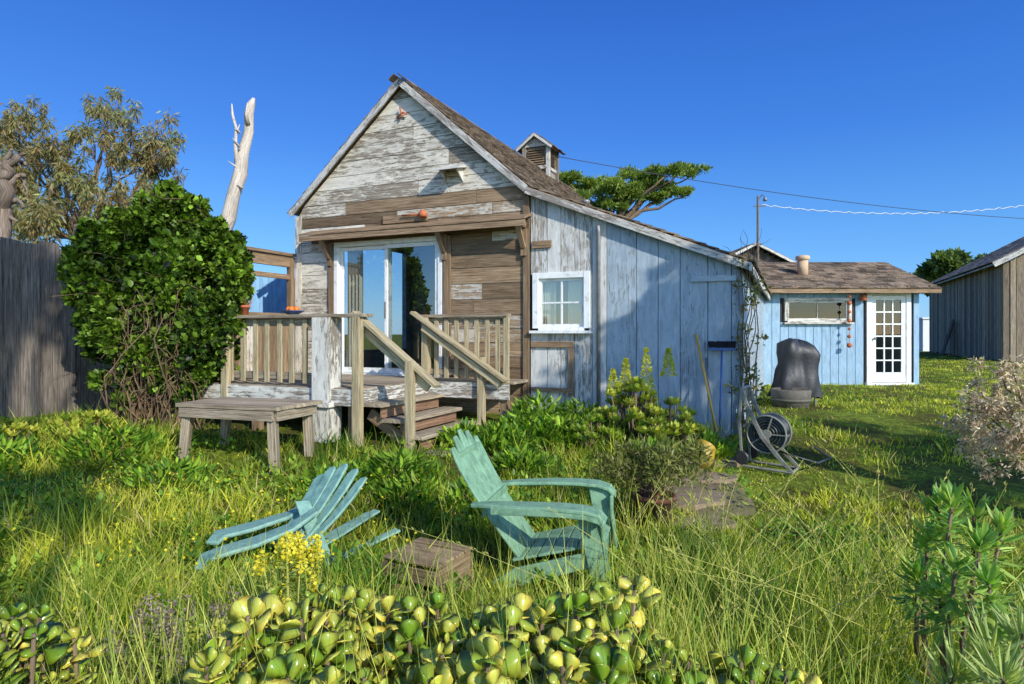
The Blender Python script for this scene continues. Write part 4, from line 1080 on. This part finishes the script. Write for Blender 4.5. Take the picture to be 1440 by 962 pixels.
# ------------------------------------------------------------------ garden plants by the house
def bigleaf(name, label, pos, r, h, n, leaf, ca, cb, aspect=.42):
    x, y = pos; z = gz(x, y); e = top(name, label, "plant", (x, y, z), group="leafy plants in the yard")
    a = N.random(n)*2*math.pi; rr = r*np.sqrt(N.random(n)); P = np.c_[x+rr*np.cos(a), y+rr*np.sin(a), z+h*N.random(n)*(1-(rr/r)**2*.6)]
    D = np.c_[np.cos(a)*.9+N.normal(size=n)*.5, np.sin(a)*.9+N.normal(size=n)*.5, N.uniform(.2, 1.4, n)]
    s = leaf*N.uniform(.6, 1.3, n); inst("leaves", *LEAF6, scaleM(frames(D, np.tile([0, 0, -1.], (n, 1))+N.normal(size=(n, 3))*.25), s*aspect, s*.8, s), P, colmix(ca, cb, N.random(n), .25), L, e)
    mb = MB()
    for k in range(14): i = R.randrange(n); branch(mb, (x+R.uniform(-.1, .1), y+R.uniform(-.1, .1), z-.02), P[i], .007, .003, n=4, seg=4)
    mb.build("stem", M_bark, e)
specs = [((-.55, 7.5), .28, .22, 200), ((-.15, 7.3), .34, .28, 280), ((.15, 7.6), .38, .34, 300), ((.55, 7.5), .34, .3, 260), ((.35, 8.1), .38, .45, 280), ((.85, 7.95), .33, .4, 240), ((-1.1, 6.2), .4, .26, 280), ((-1.6, 6.0), .35, .22, 200), ((-.9, 5.7), .3, .18, 160), ((-4.3, 6.9), .5, .36, 260), ((1.15, 7.6), .3, .3, 200), ((-5.4, 6.6), .5, .3, 240), ((-3.3, 6.2), .35, .2, 160), ((2.1, 7.0), .3, .25, 160), ((1.5, 6.7), .3, .25, 160), ((-.3, 5.6), .3, .2, 160), ((.1, 6.5), .3, .22, 180)]
for (p, r, h, n) in specs: bigleaf("leafy_plant", "low leafy green garden plant with broad lobed leaves", p, r, h, int(n*1.8), .12, c(56,104,28), c(160,192,60), aspect=.36)
def rosettes(name, label, pos, r, h, n, leaf, ca, cb, spikes=(), per=14):
    x, y = pos; z = gz(x, y); e = top(name, label, "plant", (x, y, z)); P = []; D = []; C_ = []; mb = MB()
    for k in range(n):
        a = R.random()*2*math.pi; q = r*math.sqrt(R.random()); cx, cy = x+q*math.cos(a), y+q*math.sin(a); cz = z+h*(1-(q/r)**2*.55)*R.uniform(.55, 1.05)
        mb.tube([(x+(cx-x)*.3, y+(cy-y)*.3, z), (x+(cx-x)*.8, y+(cy-y)*.8, z+(cz-z)*.6), (cx, cy, cz)], [.012, .01, .008], 5)
        tone = R.random(); ax = np.array([(cx-x)/r*.5, (cy-y)/r*.5, 1.])
        for j in range(per):
            b = j*2.4; el = .25+j/per*1.0; d = np.array([math.cos(b)*math.cos(el), math.sin(b)*math.cos(el), math.sin(el)])+ax*.15
            P.append((cx, cy, cz)); D.append(d); C_.append(tone)
    P = np.array(P); D = np.array(D); m = len(P); s = leaf*N.uniform(.8, 1.2, m)
    inst("leaves", *LEAF6, scaleM(frames(D, np.tile([0, 0, -1.], (m, 1))), s*.5, s*.5, s), P, colmix(ca, cb, np.array(C_)+N.normal(size=m)*.1, .15), LJ, e)
    mb.build("stem", M_bark, e, smooth=True)
    for (sx, sy, z0, z1) in spikes:
        P = []; D = []
        for k in range(420):
            t = R.random(); a = R.random()*6.28; rr = .085*(1-t)*(.5+.5*R.random()); P.append((sx+rr*math.cos(a), sy+rr*math.sin(a), z0+(z1-z0)*t)); D.append((math.cos(a), math.sin(a), .5))
        P = np.array(P); D = np.array(D); m = len(P)
        inst("flower_spike", *LEAF, scaleM(frames(D), .02, .02, .035), P, colmix(c(166,176,50), c(216,208,80), N.random(m)), L, e)
def spk(u, v0, v1, Y): a = W(u, v0, Y); b = W(u, v1, Y); return (a.x, a.y, b.z, a.z)
rosettes("aeonium_plant", "bushy yellow-green aeonium with conical flower spikes", (1.42, 7.45), .42, .72, 70, .10, c(110,138,42), c(200,200,80), [spk(880, 505, 548, 7.6), spk(909, 490, 545, 7.5), spk(940, 490, 530, 7.5), spk(862, 520, 560, 7.6)])
rosettes("aeonium_plant", "bushy yellow-green aeonium growing against the blue wall", (1.75, 7.2), .38, .55, 60, .10, c(110,138,42), c(200,202,82))
rosettes("aeonium_plant", "low green aeonium clump by the lean-to wall", (.95, 7.3), .3, .36, 40, .09, c(92,130,40), c(176,192,70))
rosettes("aeonium_plant", "yellow-green aeonium clump below the board fence", (-5.9, 7.1), .5, .48, 60, .10, c(114,142,46), c(208,206,88))
rosettes("aeonium_plant", "yellow-green aeonium clump below the board fence", (-4.9, 7.4), .4, .38, 50, .10, c(114,142,46), c(208,206,88))
pp = top("potted_shrub", "straggly dark shrub growing in a terracotta pot", "potted plant", (1.15, 5.2, .1))
mb = MB(); mb.lathe((1.14, 5.15, gz(1.14, 5.15)-.02), [(0, 0), (.12, 0), (.16, .24), (.18, .24), (.18, .28), (.155, .28), (.15, .25), (0, .25)], 22); mb.build("pot", M_terradark, pp, smooth=True)
cs = []; mb = MB()
for k in range(46):
    d = Vector((R.gauss(0, 1.1), R.gauss(0, 1), abs(R.gauss(0, .7))+.2)).normalized()*R.uniform(.2, .46); q = Vector((1.14, 5.12, .36))+d; cs.append((q.x, q.y, q.z, .09, .09, .09, 1)); branch(mb, (1.14, 5.15, .3), q, .006, .003, n=4, wig=.3)
mb.build("stems", M_bark, pp); clumps(cs, 80, .06, L, c(66,84,38), c(146,144,76), shell=.1, aspect=.22, parent=pp, name="leaves", up=.8)

# ------------------------------------------------------------------ grass
def in_fp(x, y):
    rx, ry = x-P0.x, y-P0.y
    s = rx*ex.x+ry*ex.y; o = rx*ed.x+ry*ed.y
    m = (s > SL-.1) & (s < SLT+.05) & (o > -.02) & (o < DEP)
    m |= (s > SL-.1) & (s < .25) & (o > -2.3) & (o < .1)
    m |= (s > 0.2) & (s < 1.25) & (o > -2.2) & (o < .1)
    m |= (x > SX0) & (x < SX1) & (y > SY-.05) & (y < SY+3.6)
    m |= (((x-4.2)/1.2)**2+((y-6.1)/.55)**2 < 1) & (N.random(x.shape) < .8)
    m |= (((x-4.6)/.5)**2+((y-8.6)/1.6)**2 < 1) & (N.random(x.shape) < .65)
    m |= (((x-1.75)/.36)**2+((y-6.0)/.8)**2 < 1) & (N.random(x.shape) < .8)
    return m
def grass_zone(n, ymin, ymax, pw=2.0):
    u = N.random(n); a = 2-pw
    if abs(a) < 1e-6: Y = ymin*(ymax/ymin)**u
    else: Y = (ymin**a+u*(ymax**a-ymin**a))**(1/a)
    X = N.uniform(-.92, .92, n)*Y+N.normal(size=n)*.15
    return X, Y
def gzv(X, Y):
    t = np.clip((Y-4)/5.5, 0, 1); return .45*t*t*(3-2*t)
def nz(X, Y, f, ph=0):
    return (np.sin(X*f+1.3*np.sin(Y*f*.7+ph))+np.sin(Y*f*1.3+1.7*np.sin(X*f*.6+ph*2)))*.5
nc = 14000; CX, CY = grass_zone(nc, 1.7, 34, 1.9); ib = N.integers(0, nc, 230000)
X = CX[ib]+N.normal(size=len(ib))*.022*np.sqrt(CY[ib]); Y = CY[ib]+N.normal(size=len(ib))*.022*np.sqrt(CY[ib])
ctone = N.normal(size=nc)[ib]; chh = np.exp(N.normal(size=nc)*.38)[ib]; cdx = N.normal(size=nc)[ib]; cdy = N.normal(size=nc)[ib]
k = ~in_fp(X, Y) & ((X > -6.3+(Y-9)*.8) | (Y < 7.5))
X, Y, ctone, chh, cdx, cdy = X[k], Y[k], ctone[k], chh[k], cdx[k], cdy[k]; n = len(X)
hm = .115*(1+.45*nz(X, Y, 2.1)+.3*nz(X, Y, 5.3, 2))*chh
short = (X > 1.9) & (Y > 4.4) & (X > .33*Y); hm = np.where(short, hm*.36, hm)
hm = np.where(Y > 9, .055, hm)
for (cx, cy, r, f_) in ((.2, 4.2, .6, .8), (-.52, 3.98, .38, .7), (-1.7, 4.45, .6, .6), (1.8, 6.2, .6, .7), (2.7, 6.5, .6, .7), (-2.9, 6.8, .8, .6)):
    d2 = (X-cx)**2+(Y-cy)**2; hm = np.where(d2 < r*r, hm*f_, hm)
hm = np.where(Y < 3.2, hm*1.4, hm)
hgt = np.clip(hm*N.uniform(.5, 1.6, n), .02, .5)
D = np.c_[N.normal(size=n)*.35+.28*cdx+.2*nz(X, Y, 3.1, 5), N.normal(size=n)*.35+.28*cdy, np.ones(n)]
wd = np.clip(.0035+.0016*Y*.55, .004, .03)*N.uniform(.7, 1.5, n)
tone = .44+.24*ctone+.22*nz(X, Y, 1.1, 1)+.2*nz(X, Y, 3.7, 3)+N.normal(size=n)*.15
C1 = colmix(c(66,112,24), c(216,216,78), tone, .18)
dry = N.random(n) < .07; C1[dry] = np.array(c(212,194,134)[:3])
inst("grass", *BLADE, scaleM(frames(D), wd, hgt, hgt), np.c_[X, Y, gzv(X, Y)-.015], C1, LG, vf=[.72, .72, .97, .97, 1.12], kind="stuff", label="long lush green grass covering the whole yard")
X, Y = grass_zone(42000, 2.0, 9, 1.7); k = ~in_fp(X, Y) & (X > -6.0); X, Y = X[k], Y[k]
k = nz(X, Y, 2.7, 4)+nz(X, Y, 6.3, 1)*.5 > .0; k &= ~((X > 2.2) & (Y > 5)); X, Y = X[k], Y[k]; n = len(X)
D = np.c_[N.normal(size=n)*.8, N.normal(size=n)*.8, N.uniform(.2, 1, n)]; s = N.uniform(.025, .08, n)
inst("ground_cover", *LEAF6, scaleM(frames(D, np.tile([0, 0, -1.], (n, 1))), s*.6, s*.6, s), np.c_[X, Y, gzv(X, Y)+N.uniform(.0, .15, n)], colmix(c(54,102,26), c(170,198,68), N.random(n)*.8+.2*nz(X, Y, 2, 1), .2), L, kind="stuff", label="broad-leaved weeds scattered through the grass")
def stems(n, xr, yr, hr_, seedcol, name, label, lean=.35):
    mb = MB(); SP = []; SD = []
    for k in range(n):
        x = R.uniform(*xr); y = R.uniform(*yr); h = R.uniform(*hr_); z = gz(x, y); dx, dy = R.gauss(.15, lean)*h, R.gauss(0, lean)*h
        pts = [(x+dx*t*t, y+dy*t*t, z+h*t*(1-.12*t*abs(dx+dy))) for t in (0, .3, .6, .85, 1)]
        mb.tube(pts, [.0026, .0022, .0018, .0014, .001], 4, cap=False)
        for j in range(16):
            t = .78+.22*R.random(); SP.append((x+dx*t*t+R.gauss(0, .006), y+dy*t*t+R.gauss(0, .006), z+h*t*(1-.12*t*abs(dx+dy)))); SD.append((dx+R.gauss(0, .3), dy+R.gauss(0, .3), .8))
    e = top(name, label, "grass", (sum(xr)/2, sum(yr)/2, gz(sum(xr)/2, sum(yr)/2)))
    mb.build("stem", M_straw, e)
    SP = np.array(SP); SD = np.array(SD); m = len(SP); inst("seed_head", *LEAF, scaleM(frames(SD), .006, .006, .022), SP, colmix(seedcol, c(160,170,80), N.random(m)), LD, e)
stems(170, (.6, 2.4), (2.1, 3.8), (.35, .95), c(196,182,112), "tall_grass", "tall arching grass stalks with pale seed heads", .7)
stems(60, (-2.6, -.9), (2.2, 3.6), (.25, .5), c(190,178,108), "tall_grass", "scattered grass stalks with pale seed heads")
stems(30, (.7, 1.6), (4.2, 5.4), (.3, .6), c(170,160,96), "tall_grass", "grass stalks around the potted shrub")
n = 9000; nt_ = 190; cxs = np.r_[N.uniform(-2.4, 2.8, 120), N.uniform(.5, 2.6, 70)]; cys = N.uniform(1.9, 4.2, nt_); i_ = N.integers(0, nt_, n); X = cxs[i_]+N.normal(size=n)*.08; Y = cys[i_]+N.normal(size=n)*.08
k = ((X-.2)**2+(Y-4.2)**2 > .45) & ((X+1.7)**2+(Y-4.4)**2 > .4) & (np.abs(X) < Y*.9); X, Y, i_ = X[k], Y[k], i_[k]; n = len(X)
hg = N.uniform(.2, .46, n); D = np.c_[N.normal(size=n)*.7+.1, N.normal(size=n)*.55, np.ones(n)]
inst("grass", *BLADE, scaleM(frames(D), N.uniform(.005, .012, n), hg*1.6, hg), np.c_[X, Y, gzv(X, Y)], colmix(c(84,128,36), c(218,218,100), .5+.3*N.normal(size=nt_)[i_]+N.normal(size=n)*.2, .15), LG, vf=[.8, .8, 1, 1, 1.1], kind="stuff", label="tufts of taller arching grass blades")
n = 420; X = N.uniform(-3.8, -.6, n); Y = N.uniform(3.0, 6.2, n); FL = ([(0,0,0),(-.5,.5,.3),(0,1,.35),(.5,.5,.3),(1,0,.3),(.5,-.5,.3),(0,-1,.35),(-.5,-.5,.3),(-1,0,.3)], [(0,1,2,3),(0,3,4,5),(0,5,6,7),(0,7,8,1)])
s = N.uniform(.008, .014, n); D = np.c_[N.normal(size=n)*.5, N.normal(size=n)*.5-.3, np.ones(n)]
inst("wildflowers", *FL, scaleM(frames(D), s, s, s), np.c_[X, Y, gzv(X, Y)+N.uniform(.14, .22, n)], colmix(c(226,206,20), c(240,226,60), N.random(n), .05), L, kind="stuff", label="small yellow oxalis flowers dotted through grass")

# ------------------------------------------------------------------ foreground jade plants
jv = []; jf = []
rows_ = [(0, .09), (.2, .26), (.45, .46), (.7, .56), (.88, .45), (1.0, .17)]
for (t, w) in rows_:
    cup_ = -.03*math.sin(t*3)+.12*t*t
    for sx, dz in ((-1, .055), (0, -.045), (1, .055)): jv.append((sx*w, cup_+dz, t))
    jv.append((0, cup_+.014, t))
for i in range(5):
    b = i*4; q = b+4
    jf += [(b, q, q+1, b+1), (b+1, q+1, q+2, b+2), (b+2, q+2, q+3, b+3), (b+3, q+3, q, b)]
jf += [(20, 23, 22, 21)]
ed_ = []
for (t, w) in rows_:
    k = 1.15 if t < .8 else 1.28
    ed_ += [(k*1.1, 1.02, .8), (.95, .98, .92), (k*1.1, 1.02, .8), (.93, 1, .88)]
def jade(name, label, zone, top_z, n, leaf, seed):
    rr = random.Random(seed); P = []; D = []; U = []; T = []; mb = MB()
    (x0, x1, y0, y1) = zone
    e = top(name, label, "plant", ((x0+x1)/2, (y0+y1)/2, 0), group="jade plants in front of the yard")
    pts = []; tries = 0
    while len(pts) < n and tries < n*60:
        tries += 1; x = rr.uniform(x0, x1); y = rr.uniform(y0, y1)
        ez_ = ((x-(x0+x1)/2)/((x1-x0)/2))**4*.06+max(0, (y-(y0+y1)/2)/((y1-y0)/2))**3*.05
        z = top_z-ez_+.11*noise.noise(Vector((x*4, y*4, seed)))+.06*noise.noise(Vector((x*11, y*11, seed)))-rr.random()**2*.15
        if any((x-p[0])**2+(y-p[1])**2+(z-p[2])**2 < .074**2 for p in pts): continue
        pts.append((x, y, z))
    for (x, y, z) in pts:
        mb.tube([(x+rr.uniform(-.08, .08), y+rr.uniform(-.08, .08), z-.35), (x+rr.uniform(-.02, .02), y+rr.uniform(-.02, .02), z-.12), (x, y, z)], [.011, .008, .006], 5)
        tilt = np.array([rr.gauss(.1, .35), rr.gauss(-.35, .35), 1.]); tilt /= np.linalg.norm(tilt)
        m = frames(tilt[None])[0]; tone = rr.random(); nl = rr.choice((8, 8, 10)); a0 = rr.random()*6.28; sz = leaf*rr.uniform(.75, 1.2)
        for j in range(nl):
            pair = j//2; a = a0+pair*math.pi/2+(j % 2)*math.pi+rr.gauss(0, .16); el = .12+pair*.25+rr.gauss(0, .12)
            d = m@np.array([math.cos(a)*math.cos(el), math.sin(a)*math.cos(el), math.sin(el)])
            P.append(np.array([x, y, z])-tilt*(.08-.02*pair)+d*.006); D.append(d); U.append(-tilt+d*.01+np.array([rr.gauss(0, .15), rr.gauss(0, .15), 0])); T.append((tone, sz*(1-.11*pair)*rr.uniform(.8, 1.1)))
    P = np.array(P); D = np.array(D); U = np.array(U); T = np.array(T); s = T[:, 1]
    M = frames(D, U)
    inst("leaves", jv, jf, scaleM(M, s*1.0, s*.8, s*1.02), P, colmix(c(116,152,44), c(222,218,104), T[:, 0]*.7+N.normal(size=len(P))*.25, .1), LJ, e, smooth=True, vf=ed_)
    mb.build("stem", M_bark, e, smooth=True)
jade("jade_plant", "mounded jade plant with fleshy rounded yellow-green leaves", (-.80, -.18, 1.1, 2.1), .77, 150, .080, 1)
jade("jade_plant", "mounded jade plant with fleshy rounded yellow-green leaves", (-.2, .42, 1.1, 2.1), .77, 150, .076, 2)
jade("jade_plant", "mounded jade plant with fleshy rounded yellow-green leaves", (.36, .80, 1.2, 1.95), .70, 100, .072, 3)
jade("jade_plant", "jade plant clump beside the long grass", (-1.85, -1.38, 1.4, 2.1), .72, 100, .062, 4)
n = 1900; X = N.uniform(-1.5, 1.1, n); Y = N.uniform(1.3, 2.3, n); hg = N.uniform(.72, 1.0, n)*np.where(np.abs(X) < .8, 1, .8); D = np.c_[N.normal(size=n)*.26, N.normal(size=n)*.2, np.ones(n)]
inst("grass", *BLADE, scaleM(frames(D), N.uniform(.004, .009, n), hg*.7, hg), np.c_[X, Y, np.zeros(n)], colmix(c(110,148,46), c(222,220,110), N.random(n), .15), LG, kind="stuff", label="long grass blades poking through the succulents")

def plume(name, label, pos, h, n, ca, cb, size=.016, r=.07):
    x, y = pos; z = gz(x, y); e = top(name, label, "plant", (x, y, z)); mb = MB(); P = []; D = []; P2 = []; D2 = []
    for k in range(n):
        dx, dy = R.gauss(0, r*1.5), R.gauss(0, r*1.5); hh = h*R.uniform(.7, 1.05); mb.tube([(x+dx*.3, y+dy*.3, z), (x+dx, y+dy, z+hh)], [.005, .003], 5)
        for j in range(70): P.append((x+dx+R.gauss(0, .016), y+dy+R.gauss(0, .016), z+hh-R.random()*.11+.01)); D.append((R.gauss(0, 1), R.gauss(0, 1), 1))
        for j in range(60): t = R.uniform(.2, .85); P2.append((x+dx*(.3+.7*t), y+dy*(.3+.7*t), z+hh*t)); a = R.random()*6.28; D2.append((math.cos(a), math.sin(a), .4))
    P = np.array(P); D = np.array(D); m = len(P); inst("flower_head", *FL, scaleM(frames(D), size*.55, size*.55, size*.55), P, colmix(ca, cb, N.random(m), .12), L, e)
    P2 = np.array(P2); D2 = np.array(D2); m = len(P2); inst("leaves", *LEAF, scaleM(frames(D2), .012, .012, .055), P2, colmix(c(104,132,60), c(160,176,84), N.random(m)), L, e)
    mb.build("stem", M_straw, e)
plume("yellow_spurge", "yellow flowering spurge stalks rising from the grass", (-.98, 2.85), .70, 14, c(214,200,36), c(236,226,84), .018, .05)
plume("yellow_spurge", "small yellow-green spurge stalks in the grass", (-1.15, 2.5), .48, 6, c(184,190,66), c(216,214,100), .016, .04)
plume("dried_statice", "grey-brown dried flower clump in the grass", (-1.35, 2.5), .50, 26, c(128,112,106), c(160,146,134), .013, .11)
def spiky(name, label, heads, ca, cb, leaf, nper, base, asp=.16):
    e = top(name, label, "plant", base); mb = MB(); P = []; D = []
    for (p, ln) in heads:
        p = Vector(p); b = Vector(base)+Vector((R.uniform(-.15, .15), R.uniform(-.1, .1), 0)); mid = b.lerp(p, .6)+Vector((R.uniform(-.08, .08), 0, -.05))
        mb.tube([b, mid, p], [.012, .010, .006], 6); ax = (p-mid).normalized()
        for k in range(nper):
            t = R.random()**1.3; q = p-ax*ln*t; a = R.random()*6.28; el = 1.0-t*1.3+R.gauss(0, .2)
            sx = ax.orthogonal().normalized(); sy = ax.cross(sx); d = (sx*math.cos(a)+sy*math.sin(a))*math.cos(el)+ax*math.sin(el); P.append(q); D.append(d)
    P = np.array(P); D = np.array(D); m = len(P); s = leaf*N.uniform(.6, 1.15, m)
    inst("leaves", *LEAF6, scaleM(frames(D, np.tile([0, 0, -1.], (m, 1))+N.normal(size=(m, 3))*.2), s*asp, s*.3, s), P, colmix(ca, cb, N.random(m), .15), L, e); mb.build("stem", M_bark, e, smooth=True)
spiky("spurge_shrub", "bright green spurge shrub with narrow whorled leaves", [(W(1340, 705, 2.5), .18), (W(1380, 762, 2.35), .18), (W(1305, 752, 2.6), .16), (W(1345, 795, 2.2), .18), (W(1390, 820, 2.1), .18), (W(1370, 718, 2.6), .16), (W(1315, 710, 2.6), .14), (W(1410, 740, 2.5), .18), (W(1322, 835, 2.3), .16), (W(1290, 805, 2.5), .14)], c(90,146,64), c(190,212,108), .10, 70, (1.80, 2.5, 0), .24)
spiky("feathery_spurge", "feathery grey-green spurge with long fine leaves", [(W(1436, 890, 2.0), .24), (W(1395, 915, 2.0), .22), (W(1345, 945, 2.0), .18), (W(1410, 955, 1.8), .2), (W(1460, 850, 2.1), .24)], c(130,156,92), c(206,216,138), .14, 110, (1.5, 2.05, 0), .08)
dr = top("dried_shrub", "dense dry pale tan seed-head tangle on a woody stem", "shrub", (2.4, 3.0, 0))
mb = MB(); cs = []; st0 = W(1470, 640, 2.9)
branch(mb, (2.36, 2.9, 0), st0, .02, .014, wig=.08)
for (u, v) in ((1400, 560), (1430, 545), (1372, 590), (1355, 575), (1420, 590), (1450, 570), (1395, 615), (1380, 552), (1440, 610), (1410, 532), (1460, 530), (1352, 600), (1405, 635), (1430, 640), (1450, 650), (1385, 570), (1372, 562), (1415, 612), (1445, 590), (1375, 625), (1480, 560), (1500, 600), (1490, 640), (1470, 600), (1362, 640), (1425, 525), (1390, 655)):
    p = W(u, v, 2.9+R.uniform(-.2, .2)); branch(mb, st0, p, .006, .003, n=5, wig=.3)
    for j in range(4): q = p+Vector((R.gauss(0, .035), R.gauss(0, .04), R.gauss(0, .03))); cs.append((q.x, q.y, q.z, .035, .035, .03, 1))
mb.build("stem", M_bark, dr, smooth=True); clumps(cs, 70, .024, LD, c(164,140,118), c(228,210,184), shell=.05, aspect=.3, parent=dr, name="seed_head", droop=.4, var=.3)

# ------------------------------------------------------------------ camera, light, world
cam = bpy.data.cameras.new("camera"); co = bpy.data.objects.new("camera", cam); COL.objects.link(co)
co.location = (0, 0, 1.6); co.rotation_euler = (math.radians(90), 0, 0); cam.sensor_width = 36; cam.lens = 22.5; cam.shift_y = -11/1440; cam.clip_end = 6000; cam.clip_start = .05
scene.camera = co
sl = bpy.data.lights.new("sun", 'SUN'); sl.energy = 5.0; sl.angle = math.radians(.5); sl.color = (1, .95, .84); so_ = bpy.data.objects.new("sun", sl); COL.objects.link(so_)
so_.rotation_euler = S.to_track_quat('Z', 'Y').to_euler(); so_.location = (5, -5, 12)
w = bpy.data.worlds.new("World"); scene.world = w; w.use_nodes = True; nt = w.node_tree
bg = nt.nodes['Background']; sky = nt.nodes.new('ShaderNodeTexSky'); sky.sky_type = 'NISHITA'; sky.sun_disc = False
sky.sun_elevation = math.radians(30); sky.sun_rotation = math.atan2(S.x, S.y); sky.air_density = 1.0; sky.dust_density = .2; sky.ozone_density = 4.0
h1 = nt.nodes.new('ShaderNodeHueSaturation'); h1.inputs['Saturation'].default_value = 1.05; h1.inputs['Value'].default_value = .22
ga = nt.nodes.new('ShaderNodeGamma'); ga.inputs['Gamma'].default_value = 1.3
h2 = nt.nodes.new('ShaderNodeHueSaturation'); h2.inputs['Value'].default_value = 1.3/.15
nt.links.new(sky.outputs[0], h1.inputs['Color']); nt.links.new(h1.outputs[0], ga.inputs['Color']); nt.links.new(ga.outputs[0], h2.inputs['Color'])
# the clear polar-blue half of the sky opposite the sun: elevation gradient blended in by world direction
tcw = nt.nodes.new('ShaderNodeTexCoord'); sx = nt.nodes.new('ShaderNodeSeparateXYZ'); nt.links.new(tcw.outputs['Generated'], sx.inputs[0])
gr = ramp(nt, [(0.0, c(112,184,240)), (.10, c(84,160,236)), (.28, c(48,120,220)), (.55, c(24,84,190)), (1.0, c(16,60,150))])
nt.links.new(sx.outputs['Z'], gr.inputs[0])
sc_ = nt.nodes.new('ShaderNodeVectorMath'); sc_.operation = 'SCALE'; sc_.inputs['Scale'].default_value = 1/.15; nt.links.new(gr.outputs[0], sc_.inputs[0])
dt_ = nt.nodes.new('ShaderNodeVectorMath'); dt_.operation = 'DOT_PRODUCT'; dt_.inputs[1].default_value = (.574, -.819, 0); nt.links.new(tcw.outputs['Generated'], dt_.inputs[0])
fr = nt.nodes.new('ShaderNodeMapRange'); fr.interpolation_type = 'SMOOTHSTEP'; fr.inputs['From Min'].default_value = -.25; fr.inputs['From Max'].default_value = .55; fr.inputs['To Min'].default_value = .85; fr.inputs['To Max'].default_value = .0
nt.links.new(dt_.outputs['Value'], fr.inputs['Value'])
mxs = mixc(nt, fr.outputs['Result'], h2.outputs[0], sc_.outputs[0])
nt.links.new(mxs, bg.inputs[0]); bg.inputs[1].default_value = .15
scene.view_settings.view_transform = 'Standard'; scene.view_settings.look = 'None'; scene.view_settings.exposure = 0; scene.view_settings.gamma = 1
